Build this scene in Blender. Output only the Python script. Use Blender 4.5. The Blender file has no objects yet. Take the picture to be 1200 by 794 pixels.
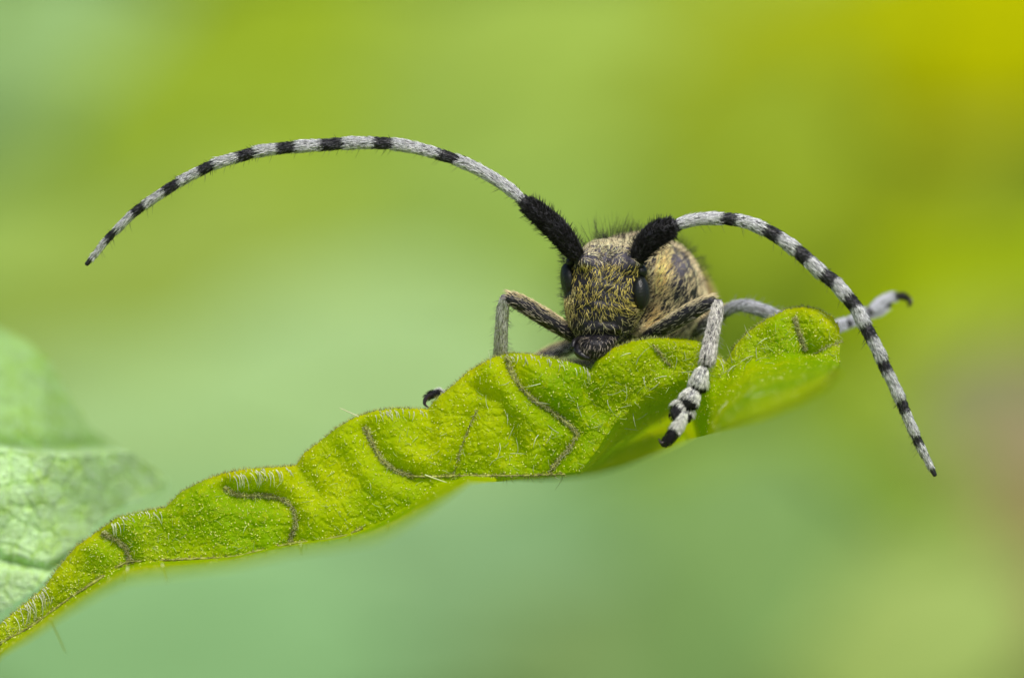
import bpy, math, random
import numpy as np
from mathutils import Vector

# ------------------------------------------------------------------ camera, sky, sun, exposure
# one Blender unit = one centimetre: the insect is about 2 cm long
S = bpy.context.scene
S.unit_settings.system = 'METRIC'
S.unit_settings.scale_length = 0.01
D = 22.222
camd = bpy.data.cameras.new('camera')
camd.lens = 200.0
camd.sensor_width = 36.0
camd.clip_start = 0.5
camd.clip_end = 5000.0
camd.dof.use_dof = True
camd.dof.focus_distance = D - 0.05
camd.dof.aperture_fstop = 0.275
cam = bpy.data.objects.new('camera', camd)
S.collection.objects.link(cam)
cam.location = (0, -D, 0)
cam.rotation_euler = (math.radians(90), 0, 0)
S.camera = cam

world = bpy.data.worlds.new('World')
S.world = world
world.use_nodes = True
wn = world.node_tree
wn.nodes.clear()
sky = wn.nodes.new('ShaderNodeTexSky')
sky.sky_type = 'NISHITA'
sky.sun_disc = False
SUN_EL, SUN_AZ = math.radians(52), math.radians(162)
sky.sun_elevation = SUN_EL
sky.sun_rotation = SUN_AZ
sky.air_density = 1.0
sky.dust_density = 3.0
bg = wn.nodes.new('ShaderNodeBackground')
bg.inputs['Strength'].default_value = 0.105
wo = wn.nodes.new('ShaderNodeOutputWorld')
wn.links.new(sky.outputs[0], bg.inputs[0])
wn.links.new(bg.outputs[0], wo.inputs[0])

sund = bpy.data.lights.new('sun', 'SUN')
sund.energy = 3.0
sund.angle = math.radians(11)
sund.color = (1.0, 0.965, 0.91)
sun = bpy.data.objects.new('sun', sund)
S.collection.objects.link(sun)
sdir = Vector((math.sin(SUN_AZ) * math.cos(SUN_EL), math.cos(SUN_AZ) * math.cos(SUN_EL), math.sin(SUN_EL)))
sun.rotation_euler = sdir.to_track_quat('Z', 'Y').to_euler()
sun.location = sdir * 60

S.view_settings.view_transform = 'Standard'
S.view_settings.look = 'None'
S.view_settings.gamma = 1.0
S.view_settings.use_curve_mapping = False
S.view_settings.exposure = 0.07
S.cycles.use_denoising = True
S.cycles.max_bounces = 6

rng = np.random.default_rng(7)
random.seed(7)

# ------------------------------------------------------------------ helpers
def lin(r, g, b):
    f = lambda c: ((c / 255 + 0.055) / 1.055) ** 2.4 if c > 10 else c / 255 / 12.92
    return np.array([f(r), f(g), f(b)])

def P(px, py, y=0.0):
    """a point at depth y (cm behind the insect's face) seen at photo position px, py"""
    s = (D + y) / D
    return np.array([(px - 600) / 300 * s, y, (397 - py) / 300 * s])

U = 1 / 300.0     # one photo pixel at the insect, in cm

def mesh_np(name, verts, faces, mat=None, parent=None, cols=None, smooth=True, mats=None, fmat=None):
    """faces: list of (n,k) int arrays"""
    me = bpy.data.meshes.new(name)
    verts = np.asarray(verts, dtype=np.float32)
    me.vertices.add(len(verts))
    me.vertices.foreach_set('co', verts.ravel())
    loops = np.concatenate([f.ravel() for f in faces]).astype(np.int32)
    tot = np.concatenate([np.full(len(f), f.shape[1]) for f in faces]).astype(np.int32)
    start = np.concatenate([[0], np.cumsum(tot)[:-1]]).astype(np.int32)
    me.loops.add(len(loops)); me.loops.foreach_set('vertex_index', loops)
    me.polygons.add(len(tot))
    me.polygons.foreach_set('loop_start', start)
    me.polygons.foreach_set('loop_total', tot)
    if smooth:
        me.polygons.foreach_set('use_smooth', np.ones(len(tot), dtype=bool))
    if mats:
        for m in mats: me.materials.append(m)
        me.polygons.foreach_set('material_index', np.asarray(fmat, dtype=np.int32))
    elif mat:
        me.materials.append(mat)
    me.update(calc_edges=True)
    if cols is not None:
        a = me.color_attributes.new('Col', 'FLOAT_COLOR', 'POINT')
        c = np.ones((len(verts), 4), dtype=np.float32)
        c[:, :3] = cols
        a.data.foreach_set('color', c.ravel())
    me.validate()
    o = bpy.data.objects.new(name, me)
    S.collection.objects.link(o)
    if parent: o.parent = parent
    return o

def empty(name, loc=(0, 0, 0), parent=None):
    o = bpy.data.objects.new(name, None)
    o.empty_display_size = 0.2
    S.collection.objects.link(o)
    if parent: o.parent = parent
    o.location = loc
    return o

def tag(o, label=None, cat=None, group=None, kind=None):
    if label: o['label'] = label
    if cat: o['category'] = cat
    if group: o['group'] = group
    if kind: o['kind'] = kind
    return o

def nrm(a):
    a = np.asarray(a, float)
    return a / (np.linalg.norm(a, axis=-1, keepdims=True) + 1e-12)

def smooth01(x):
    x = np.clip(x, 0, 1)
    return x * x * (3 - 2 * x)

def catmull(pts, n):
    """resample a polyline (with any number of columns) smoothly to n points"""
    pts = np.asarray(pts, float)
    if len(pts) == 2:
        t = np.linspace(0, 1, n)[:, None]
        return pts[0] * (1 - t) + pts[1] * t
    seg = np.linalg.norm(np.diff(pts[:, :3], axis=0), axis=1) ** 0.5
    k = np.concatenate([[0], np.cumsum(seg)])
    m = np.zeros_like(pts)
    d = np.diff(pts, axis=0) / np.diff(k)[:, None]
    m[1:-1] = (d[:-1] * np.diff(k)[1:, None] + d[1:] * np.diff(k)[:-1, None]) / (k[2:] - k[:-2])[:, None]
    m[0] = d[0]; m[-1] = d[-1]
    # even arc-length sampling
    tt = np.linspace(0, k[-1], 600)
    i = np.clip(np.searchsorted(k, tt, side='right') - 1, 0, len(k) - 2)
    h = k[i + 1] - k[i]; u = (tt - k[i]) / h
    u_, h_ = u[:, None], h[:, None]
    c = ((2*u_**3 - 3*u_**2 + 1) * pts[i] + (u_**3 - 2*u_**2 + u_) * h_ * m[i]
         + (-2*u_**3 + 3*u_**2) * pts[i + 1] + (u_**3 - u_**2) * h_ * m[i + 1])
    L = np.concatenate([[0], np.cumsum(np.linalg.norm(np.diff(c[:, :3], axis=0), axis=1))])
    s = np.linspace(0, L[-1], n)
    return np.stack([np.interp(s, L, c[:, j]) for j in range(c.shape[1])], axis=1)

def frames(c):
    t = nrm(np.gradient(c, axis=0))
    n = np.zeros_like(t)
    ref = np.array([0, -1.0, 0.15])
    v = ref - t[0] * np.dot(ref, t[0])
    for i in range(len(c)):
        v = v - t[i] * np.dot(v, t[i])
        v = v / (np.linalg.norm(v) + 1e-9)
        n[i] = v
    return t, n, np.cross(t, n)

def tube_np(path, nseg, sides=14, cap=True, flat=1.0, colf=None, bump=0.0):
    """path rows: x,y,z,radius ; returns verts, faces, cols and a sampler"""
    c = catmull(path, nseg)
    p, r = c[:, :3], np.maximum(c[:, 3], 1e-4)
    t, n, b = frames(p)
    th = np.linspace(0, 2 * np.pi, sides, endpoint=False)
    rr = r[:, None] * np.ones(sides)
    if bump:
        rr = rr * (1 + bump * rng.standard_normal(rr.shape))
    V = p[:, None] + rr[..., None] * (np.cos(th)[None, :, None] * n[:, None] + flat * np.sin(th)[None, :, None] * b[:, None])
    V = V.reshape(-1, 3)
    i = np.arange(nseg - 1)[:, None] * sides
    j = np.arange(sides)[None]
    j2 = (j + 1) % sides
    F = np.stack([i + j, i + j2, i + sides + j2, i + sides + j], -1).reshape(-1, 4)
    faces = [F[:, ::-1]]
    if cap:
        a = len(V)
        V = np.vstack([V, p[0] - t[0] * r[0] * .5, p[-1] + t[-1] * r[-1] * .5])
        jj = np.arange(sides)
        f0 = np.stack([np.full(sides, a), (jj + 1) % sides, jj], 1)
        k = (nseg - 1) * sides
        f1 = np.stack([np.full(sides, a + 1), k + jj, k + (jj + 1) % sides], 1)
        faces.append(np.vstack([f0, f1])[:, ::-1])
    u = np.repeat(np.linspace(0, 1, nseg), sides)
    if cap: u = np.concatenate([u, [0, 1]])
    cols = None
    if colf: cols = np.array([colf(x) for x in u])
    return V, faces, cols, (p, r, t, n, b)

def tube(name, path, mat, parent=None, nseg=16, sides=14, **k):
    V, F, C_, info = tube_np(path, nseg, sides, **k)
    o = mesh_np(name, V, F, mat, parent, C_)
    return o, info

def tube_samples(info, N, u0=0, u1=1, side=None):
    p, r, t, n, b = info
    L = len(p) - 1
    u = rng.uniform(u0, u1, N) * L
    i = np.minimum(u.astype(int), L - 1); f = (u - i)[:, None]
    lerp = lambda a: a[i] * (1 - f) + a[i + 1] * f
    th = rng.uniform(0, 2 * np.pi, N)
    nn = nrm(lerp(n)) * np.cos(th)[:, None] + nrm(lerp(b)) * np.sin(th)[:, None]
    rr = r[i] * (1 - f[:, 0]) + r[i + 1] * f[:, 0]
    return lerp(p) + nn * rr[:, None] * .98, nn, nrm(lerp(t)), u / L

def hair_geo(roots, dirs, norms, length, radius, bend=0.0, curl=0.0, K=3):
    """tapered three-sided hairs. bend bows them towards the normal (neg: onto the skin)"""
    N = len(roots)
    dirs = nrm(dirs); length = np.broadcast_to(length, (N,))[:, None]
    radius = np.broadcast_to(radius, (N,))[:, None]
    side = nrm(np.cross(dirs, norms))
    up = nrm(np.cross(side, dirs))
    cu = (rng.uniform(-1, 1, (N, 1)) * curl)
    be = np.broadcast_to(bend, (N,))[:, None]
    us = np.linspace(0, 1, K + 1)
    rows = []
    for k in range(K):
        u = us[k]
        c = roots + length * (dirs * u + up * be * u * u + side * cu * u * u)
        w = radius * (1 - .55 * u)
        for a in (0, 2.0944, 4.1888):
            rows.append(c + w * (side * math.cos(a) + up * math.sin(a)))
    rows.append(roots + length * (dirs + up * be + side * cu))
    V = np.stack(rows, 1)                       # N, 3K+1, 3
    q = []
    for k in range(K - 1):
        for a in range(3):
            q.append([3*k + a, 3*k + (a + 1) % 3, 3*k + 3 + (a + 1) % 3, 3*k + 3 + a])
    tr = [[3*(K-1) + a, 3*(K-1) + (a + 1) % 3, 3*K] for a in range(3)]
    M = 3 * K + 1
    base = (np.arange(N) * M)[:, None, None]
    return V.reshape(-1, 3), (base + np.array(q)[None]).reshape(-1, 4), (base + np.array(tr)[None]).reshape(-1, 3), M

class Hairs:
    def __init__(s): s.V = []; s.Q = []; s.T = []; s.C = []; s.n = 0
    def add(s, roots, dirs, norms, length, radius, col, bend=0.0, curl=0.0, K=3, var=0.25):
        N = len(roots)
        if N == 0: return
        V, q, t, M = hair_geo(np.asarray(roots), dirs, norms, length, radius, bend, curl, K)
        col = np.broadcast_to(col, (N, 3)) * (1 + var * rng.uniform(-1, 1, (N, 1)))
        s.V.append(V); s.Q.append(q + s.n); s.T.append(t + s.n); s.C.append(np.repeat(np.clip(col, 0, 1), M, 0))
        s.n += len(V)
    def build(s, name, mat, parent):
        o = mesh_np(name, np.vstack(s.V), [np.vstack(s.Q), np.vstack(s.T)], mat, parent, np.vstack(s.C))
        o['kind'] = 'stuff'
        return o

def vnoise(p, scale, seed=0):
    """smooth pseudo-noise from sines, -1..1"""
    r = np.random.default_rng(seed)
    out = 0
    for k in range(6):
        w = nrm(r.standard_normal(3)) * scale * r.uniform(.7, 1.6)
        out = out + np.sin(p @ w + r.uniform(0, 6.28))
    return out / 3.0

def seg_dist(pts, poly):
    """distance of 2D points to a polyline"""
    d = np.full(len(pts), 1e9)
    for a, b in zip(poly[:-1], poly[1:]):
        a = np.array(a, float); b = np.array(b, float)
        ab = b - a
        t = np.clip(((pts - a) @ ab) / (ab @ ab), 0, 1)
        d = np.minimum(d, np.linalg.norm(pts - (a + t[:, None] * ab), axis=1))
    return d

def worley(pts, cell, seed=0, jitter=.9):
    """F1 and F2-F1 of jittered cells, for 2D points"""
    q = pts / cell
    ci = np.floor(q).astype(int)
    f1 = np.full(len(q), 9.0); f2 = np.full(len(q), 9.0)
    for dx in (-1, 0, 1):
        for dy in (-1, 0, 1):
            c = ci + [dx, dy]
            h = (c[:, 0] * 73856093) ^ (c[:, 1] * 19349663) ^ (seed * 83492791)
            h = h & 0x7fffffff
            rx = ((h * 1103515245 + 12345) & 0xffff) / 65535.0
            ry = ((h * 69069 + 7) >> 5 & 0xffff) / 65535.0
            pt = c + .5 + jitter * (np.stack([rx, ry], 1) - .5)
            d = np.linalg.norm(pt - q, axis=1)
            f2 = np.where(d < f1, f1, np.minimum(f2, d)); f1 = np.minimum(f1, d)
    return f1, f2 - f1

# ------------------------------------------------------------------ materials
def new_mat(name):
    m = bpy.data.materials.new(name); m.use_nodes = True
    nt = m.node_tree; nt.nodes.clear()
    return m, nt, nt.nodes, nt.links

def mat_basic(name, col, rough=.5, spec=.5, var=0.0, scale=10, bump=0.0, bscale=60, attr=False, transl=0.0, tcol=None, coat=0.0):
    m, nt, N, L = new_mat(name)
    out = N.new('ShaderNodeOutputMaterial')
    b = N.new('ShaderNodeBsdfPrincipled')
    b.inputs['Roughness'].default_value = rough
    b.inputs['Specular IOR Level'].default_value = spec
    b.inputs['Coat Weight'].default_value = coat
    tc = N.new('ShaderNodeTexCoord')
    src = None
    if attr:
        a = N.new('ShaderNodeVertexColor'); a.layer_name = 'Col'; src = a.outputs['Color']
    if var:
        no = N.new('ShaderNodeTexNoise'); no.inputs['Scale'].default_value = scale; no.inputs['Detail'].default_value = 4
        L.new(tc.outputs['Object'], no.inputs['Vector'])
        mr = N.new('ShaderNodeMapRange'); mr.inputs[1].default_value = .3; mr.inputs[2].default_value = .7
        mr.inputs[3].default_value = 1 - var; mr.inputs[4].default_value = 1 + var
        L.new(no.outputs['Fac'], mr.inputs[0])
        mx = N.new('ShaderNodeVectorMath'); mx.operation = 'SCALE'
        if src is not None: L.new(src, mx.inputs[0])
        else: mx.inputs[0].default_value = tuple(col)
        L.new(mr.outputs[0], mx.inputs['Scale'])
        src = mx.outputs[0]
    if src is not None: L.new(src, b.inputs['Base Color'])
    else: b.inputs['Base Color'].default_value = (*col, 1)
    if bump:
        n2 = N.new('ShaderNodeTexNoise'); n2.inputs['Scale'].default_value = bscale; n2.inputs['Detail'].default_value = 3
        L.new(tc.outputs['Object'], n2.inputs['Vector'])
        bp = N.new('ShaderNodeBump'); bp.inputs['Strength'].default_value = bump; bp.inputs['Distance'].default_value = .01
        L.new(n2.outputs['Fac'], bp.inputs['Height']); L.new(bp.outputs[0], b.inputs['Normal'])
    if transl:
        t = N.new('ShaderNodeBsdfTranslucent')
        if tcol is not None: t.inputs['Color'].default_value = (*tcol, 1)
        elif src is not None: L.new(src, t.inputs['Color'])
        else: t.inputs['Color'].default_value = (*col, 1)
        ms = N.new('ShaderNodeMixShader'); ms.inputs[0].default_value = transl
        L.new(b.outputs[0], ms.inputs[1]); L.new(t.outputs[0], ms.inputs[2]); L.new(ms.outputs[0], out.inputs[0])
    else:
        L.new(b.outputs[0], out.inputs[0])
    return m

M_hair = mat_basic('fine_hair', (1, 1, 1), rough=.4, spec=.3, attr=True)
M_leafhair = mat_basic('leaf_hair', (1, 1, 1), rough=.25, spec=.6, attr=True, transl=.35)
M_cuticle = mat_basic('black_cuticle', (.012, .011, .014), rough=.42, spec=.32, bump=.6, bscale=70, attr=True)
M_eye = mat_basic('compound_eye', (.008, .010, .009), rough=.33, spec=.4, bump=.3, bscale=130)
M_jaw = mat_basic('glossy_mandible', (.010, .009, .011), rough=.32, spec=.5, bump=.5, bscale=50)
M_claw = mat_basic('claw_horn', (.02, .012, .010), rough=.3, spec=.5)
M_clawred = mat_basic('amber_claw_tip', (.25, .05, .02), rough=.3, spec=.5)
BLACK = np.array([.012, .011, .015])
VIOLET = np.array([.10, .09, .13])

# ------------------------------------------------------------------ setting: ground and far hedge
GZ = -46.0
gm, nt, N, L = new_mat('meadow_soil_and_moss')
out = N.new('ShaderNodeOutputMaterial'); b = N.new('ShaderNodeBsdfPrincipled'); b.inputs['Roughness'].default_value = .9
tc = N.new('ShaderNodeTexCoord'); no = N.new('ShaderNodeTexNoise'); no.inputs['Scale'].default_value = .05; no.inputs['Detail'].default_value = 8
L.new(tc.outputs['Object'], no.inputs[0])
cr = N.new('ShaderNodeValToRGB'); cr.color_ramp.elements[0].position = .35; cr.color_ramp.elements[1].position = .65
cr.color_ramp.elements[0].color = (.09, .14, .03, 1); cr.color_ramp.elements[1].color = (.24, .34, .09, 1)
L.new(no.outputs['Fac'], cr.inputs[0]); L.new(cr.outputs[0], b.inputs['Base Color']); L.new(b.outputs[0], out.inputs[0])
gx = np.linspace(-3000, 3000, 61)
X, Y = np.meshgrid(gx, gx)
Z = GZ + 1.2 * np.sin(X * .01) * np.cos(Y * .012) * np.clip(np.hypot(X, Y) / 400, 0, 1)
gv = np.stack([X, Y, Z], -1).reshape(-1, 3)
def grid_faces(nr, nc):
    i = np.arange(nr - 1)[:, None] * nc; j = np.arange(nc - 1)[None]
    return np.stack([i + j, i + j + 1, i + nc + j + 1, i + nc + j], -1).reshape(-1, 4)
ground = mesh_np('ground', gv, [grid_faces(61, 61)], gm)
tag(ground, 'mossy green meadow ground far below the leaf', kind='structure')

M_foliage = mat_basic('leaf_tissue', (1, 1, 1), rough=.8, spec=.04, attr=True, transl=.3)
KF = 1.05   # how bright an upright leaf of albedo 1 shows under this sky

def leaf_bits(cent, dirs, norms, size, cols, width=.5):
    """many simple folded six-cornered leaves"""
    n = len(cent); side = nrm(np.cross(dirs, norms)); s = np.asarray(size)[:, None]
    prof = [(0, 0), (.3, 1), (.7, .7), (1, 0)]
    V = np.stack([cent, cent + s*(dirs*.3 + side*width*.5 - norms*.06), cent + s*(dirs*.7 + side*width*.38 - norms*.06), cent + s*dirs,
                  cent + s*(dirs*.7 - side*width*.38 - norms*.06), cent + s*(dirs*.3 - side*width*.5 - norms*.06)], 1).reshape(-1, 3)
    base = (np.arange(n) * 6)[:, None, None]
    F = (base + np.array([[0, 1, 2, 3], [0, 3, 4, 5]])[None]).reshape(-1, 4)
    return V, F, np.repeat(cols, 6, 0)

n = 16000
cent = np.stack([rng.uniform(-170, 170, n), 185 + rng.uniform(0, 40, n) ** 1.0, GZ + rng.uniform(0, 1, n) ** .9 * 135], 1)
cent[:, 1] += 12 * vnoise(cent, .06, 3)
dirs = nrm(rng.standard_normal((n, 3)) * [1, .5, .7] + [0, -.2, -.4])
norms = nrm(rng.standard_normal((n, 3)) * .45 + [0, -.8, .6])
dirs = nrm(dirs - norms * (dirs * norms).sum(1, keepdims=True))
hcol = lin(160, 190, 95)[None] * (1 + .22 * vnoise(cent, .05, 5)[:, None] * [1, .8, 1.3]) * (1 + .2 * rng.uniform(-1, 1, (n, 1)))
V, F, C_ = leaf_bits(cent, dirs, norms, rng.uniform(5, 10, n), np.clip(hcol, 0.01, .9), .6)
hedge = mesh_np('hedge_foliage', V, [F], M_foliage, None, C_)
tag(hedge, 'soft blurred hedge of light green foliage across the far background', 'hedge', kind='stuff')

# ------------------------------------------------------------------ blurred plants in the background
def blade(origin, tip, width, facing, col, parent, droop=.12, name='leaf'):
    o = np.array(origin, float); tp = np.array(tip, float)
    Lg = np.linalg.norm(tp - o); d = nrm(tp - o)
    f = nrm(facing); f = nrm(f - d * np.dot(f, d)); s = np.cross(d, f)
    nu, nv = 33, 17
    u = np.linspace(0, 1, nu)[:, None]; v = np.linspace(-1, 1, nv)[None]
    w = width * .5 * (np.sin(np.pi * u ** .8) ** .8 + .015) * (1 + .04 * np.abs(np.sin(u * 42)) * (u > .05))
    vein = np.abs(np.sin((u * 9 - np.abs(v) * 1.6) * np.pi)) ** 6
    h = -np.abs(v) * w * .18 + Lg * droop * (np.sin(np.pi * u) - .3) * .6 - .006 * Lg * (1 - vein) + .012 * Lg * np.sin(u * 14 + v * 3)
    V = o + Lg * u[..., None] * d + (w * v)[..., None] * s + h[..., None] * f
    ob = mesh_np(name, V.reshape(-1, 3), [grid_faces(nu, nv)], M_foliage, parent,
                 np.clip(np.ones((nu * nv, 1)) * col * (1 + .06 * np.repeat(vein.reshape(-1, 1), 1, 1)), 0, 1))
    mid = [np.append(o + Lg * a * d + f * (Lg * droop * (math.sin(math.pi * a) - .3) * .6 + .01), .018 * Lg * (1 - .8 * a)) for a in np.linspace(0, 1, 7)]
    tube('midrib', mid, M_foliage, ob, 14, 6, colf=lambda x: np.clip(col * 1.12, 0, 1))
    return ob

def bg_plant(name, label, cat, stem_px, y, leaves, stemcol, top_py):
    base = P(stem_px, 0, y); base[2] = GZ
    t = empty(name, tuple(base))
    tag(t, label, cat, 'soft leafy plants far behind the beetle')
    off = np.array(base)
    sx = base[0]
    top = P(stem_px + 20, top_py, y)
    path = [np.append(np.array([sx, y, GZ - .3]) - off, .55), np.append(np.array([sx + 1.2, y + .6, (GZ + top[2]) / 2]) - off, .45), np.append(top - off, .18)]
    tube('stem', path, M_foliage, t, 24, 8, colf=lambda x: stemcol)
    c = catmull(path, 60)
    for i, (px, py, ln, wd, ang, col, dy) in enumerate(leaves):
        yy = y + dy
        k = (D + yy) / D * U
        ctr = P(px, py, yy)
        a = math.radians(ang)
        d = np.array([math.cos(a), .18 * math.sin(i * 2.3), math.sin(a)])
        # the leaf base is the end nearer the stem
        if np.dot(d, ctr - np.array([sx, y, ctr[2]])) < 0: d = -d
        o_ = ctr - d * ln * k / 2 - off; t_ = ctr + d * ln * k / 2 - off
        cc = np.clip(lin(*col) / KF, 0.0, .95)
        blade(o_, t_, wd * k, [.12 * math.sin(i * 1.7), -1, .55], cc, t)
        j = np.argmin(np.linalg.norm(c[:, :3] - (o_ - [0, 0, 2.0]), axis=1))
        a0 = c[j, :3]
        pth = [np.append(a0, .16), np.append((a0 + o_) / 2 + [0, .2, .5], .13), np.append(o_, .11)]
        tube('petiole', pth, M_foliage, t, 10, 6, colf=lambda x: stemcol)
    return t

bg_plant('leafy_plant', 'blurred plant with a bluish green leaf filling the top left corner', 'plant', -60, 84,
         [(10, 40, 420, 240, 20, (158, 192, 125), 0), (-40, 200, 360, 240, 60, (152, 184, 78), 2), (-10, 300, 340, 220, 10, (164, 192, 95), -6)], lin(140, 175, 80) , -60)
bg_plant('leafy_plant', 'blurred plant with yellow green leaves behind the top of the long left antenna', 'plant', 190, 92,
         [(370, 70, 520, 300, 8, (155, 178, 45), 0), (100, 190, 480, 260, -12, (152, 178, 55), -2), (620, 60, 460, 280, 15, (170, 196, 88), -3), (330, 200, 420, 200, -5, (152, 176, 58), -6)], lin(140, 170, 60), 120)
bg_plant('leafy_plant', 'blurred plant with pale mint green leaves behind the space under the left antenna', 'plant', 420, 72,
         [(200, 360, 520, 330, 10, (152, 174, 78), 0), (430, 440, 520, 280, 0, (170, 201, 138), -3), (560, 290, 460, 320, 20, (154, 182, 86), 3),
          (200, 530, 520, 260, -15, (166, 198, 134), -6), (400, 610, 460, 220, -8, (160, 195, 132), 0)], lin(150, 190, 100), 330)
bg_plant('leafy_plant', 'blurred plant with light green leaves directly above the beetle head', 'plant', 800, 98,
         [(760, 150, 480, 360, 75, (160, 180, 55), -4), (690, 330, 420, 240, 30, (158, 188, 80), 2), (870, 340, 360, 260, 20, (148, 175, 60), -1)], lin(140, 165, 50), 60)
bg_plant('flowering_plant', 'blurred plant with vivid yellow leaves filling the top right corner', 'plant', 1240, 88,
         [(1040, 30, 560, 230, 5, (174, 183, 12), 0), (1200, 20, 360, 260, 40, (190, 192, 0), -3), (900, 90, 360, 240, 25, (166, 178, 35), 3), (1130, 130, 380, 170, 10, (160, 170, 28), 1)], lin(150, 160, 20), -40)
bg_plant('leafy_plant', 'blurred plant with dark olive leaves right of the short antenna', 'plant', 1060, 80,
         [(1000, 235, 330, 170, -15, (138, 153, 20), -2), (1130, 225, 300, 150, 20, (144, 157, 52), 0), (960, 330, 340, 190, 10, (152, 176, 48), 1), (870, 210, 360, 260, 60, (154, 174, 50), -5)], lin(120, 135, 40), 300)
bg_plant('leafy_plant', 'blurred plant with bright lime leaves behind the raised right foot', 'plant', 1290, 76,
         [(1150, 340, 420, 170, 28, (176, 198, 24), -2), (1060, 430, 360, 160, 30, (155, 178, 42), 1), (1190, 270, 220, 120, 60, (148, 168, 42), -2)], lin(140, 160, 40), 300)
bg_plant('leafy_plant', 'blurred plant with grey green leaves below the main leaf', 'plant', 380, 66,
         [(150, 740, 680, 320, -5, (142, 184, 128), -9), (520, 690, 560, 320, 5, (137, 173, 123), -2), (730, 640, 480, 300, -10, (122, 158, 96), 2), (760, 770, 520, 260, 0, (138, 172, 110), 0)], lin(120, 155, 90), 640)
bg_plant('leafy_plant', 'blurred plant with a light green leaf rising at the lower right', 'plant', 1120, 62,
         [(890, 620, 380, 220, -20, (128, 162, 84), -10), (1010, 700, 460, 170, -55, (152, 182, 92), -2), (920, 550, 460, 190, -8, (142, 170, 60), -4), (850, 690, 400, 240, 70, (138, 172, 104), -16), (1060, 750, 360, 220, 20, (168, 190, 108), -14), (740, 770, 420, 240, 5, (132, 160, 100), -10), (1000, 640, 380, 220, 15, (152, 180, 92), -3)], lin(130, 155, 70), 740)
bg_plant('withered_plant', 'blurred plant with pinkish brown withered leaves at the right edge', 'plant', 1310, 70,
         [(1190, 580, 330, 190, 70, (168, 158, 124), -4), (1120, 500, 300, 170, 50, (138, 150, 90), 1), (1180, 690, 340, 230, 60, (180, 156, 112), -5)], lin(150, 130, 95), 430)
bpy.data.objects['flowering_plant'].name = 'yellowing_plant'

# ------------------------------------------------------------------ the main leaf
TOP = [(-60, 800), (-20, 752), (3, 728), (30, 706), (54, 686), (65, 669), (89, 640), (119, 619), (137, 606), (160, 600), (194, 594), (212, 576), (240, 562), (262, 554),
       (290, 549), (325, 547), (347, 545), (356, 531), (371, 520), (395, 501), (417, 488), (440, 481), (465, 478), (502, 479), (511, 467), (530, 452), (550, 434),
       (577, 419), (600, 413), (625, 415), (655, 421), (680, 427), (692, 432), (700, 421), (718, 408), (740, 400), (765, 396), (800, 396), (828, 401), (842, 417), (851, 424), (862, 404),
       (880, 386), (900, 373), (922, 362), (940, 359), (958, 362), (975, 371), (984, 384)]
BS = [(-60, 830), (3, 752), (35, 734), (81, 701), (119, 676), (148, 659), (175, 657), (232, 654), (270, 652), (338, 637), (400, 628), (425, 620), (455, 606), (480, 590), (510, 566), (545, 556),
      (600, 557), (642, 556), (680, 552), (697, 530), (720, 495), (760, 455), (800, 435), (840, 440), (880, 422), (920, 412), (950, 412), (975, 418), (984, 426)]
BE = [(-60, 845), (3, 767), (35, 748), (81, 717), (119, 694), (148, 680), (175, 675), (232, 668), (270, 662), (338, 646), (400, 637), (440, 630), (470, 617), (500, 600), (530, 580), (550, 566),
      (600, 563), (642, 562), (670, 560), (700, 556), (730, 548), (770, 532), (810, 515), (850, 502), (900, 486), (940, 470), (970, 452), (984, 432)]
VEINS = [
    ([(594, 418), (600, 438), (612, 455), (628, 470), (642, 479), (656, 489), (668, 499), (676, 509), (668, 524), (658, 536), (648, 547), (643, 556)], 2.7),
    ([(427, 500), (433, 512), (440, 526), (447, 538), (457, 547), (468, 553), (484, 558)], 2.6),
    ([(262, 571), (275, 578), (288, 581), (308, 580), (324, 583), (337, 588), (344, 597), (347, 610), (344, 622), (339, 636)], 2.4),
    ([(119, 624), (130, 629), (141, 636), (149, 645), (152, 658)], 2.2),
    ([(560, 480), (554, 490), (546, 510), (538, 532), (532, 556)], 1.0),
    ([(931, 372), (934, 384), (938, 396), (942, 407), (944, 412)], 2.2),
    ([(988, 400), (975, 404), (962, 410), (950, 420)], 0.9),
    ([(765, 404), (778, 420), (786, 430)], 1.3),
    ([(560, 455), (585, 470), (600, 500), (606, 530)], 0.0),
    ([(692, 432), (688, 455), (694, 480)], 0.0),
    ([(502, 479), (505, 500), (500, 520)], 0.0),
    ([(347, 545), (355, 562), (372, 580)], 0.0),
    ([(846, 420), (850, 440), (842, 460)], 0.0),
]
MARGINS = [
    ([(-30, 780), (3, 752), (35, 734), (81, 701), (119, 676), (148, 659), (175, 657), (232, 654), (270, 652), (338, 637), (400, 628), (425, 618)], 2.3),
    ([(479, 558), (510, 558), (545, 557), (600, 557), (642, 556), (662, 555)], 2.0),
]
def ipoly(poly, x):
    a = np.array(poly, float)
    return np.interp(x, a[:, 0], a[:, 1])
def smooth_poly(poly):
    a = np.array(poly, float)
    # keep the outline a function of x
    c = catmull(a, 400)
    return c
TOPs, BSs, BEs = TOP, BS, BE
allv = [v for v, w in VEINS]

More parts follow.
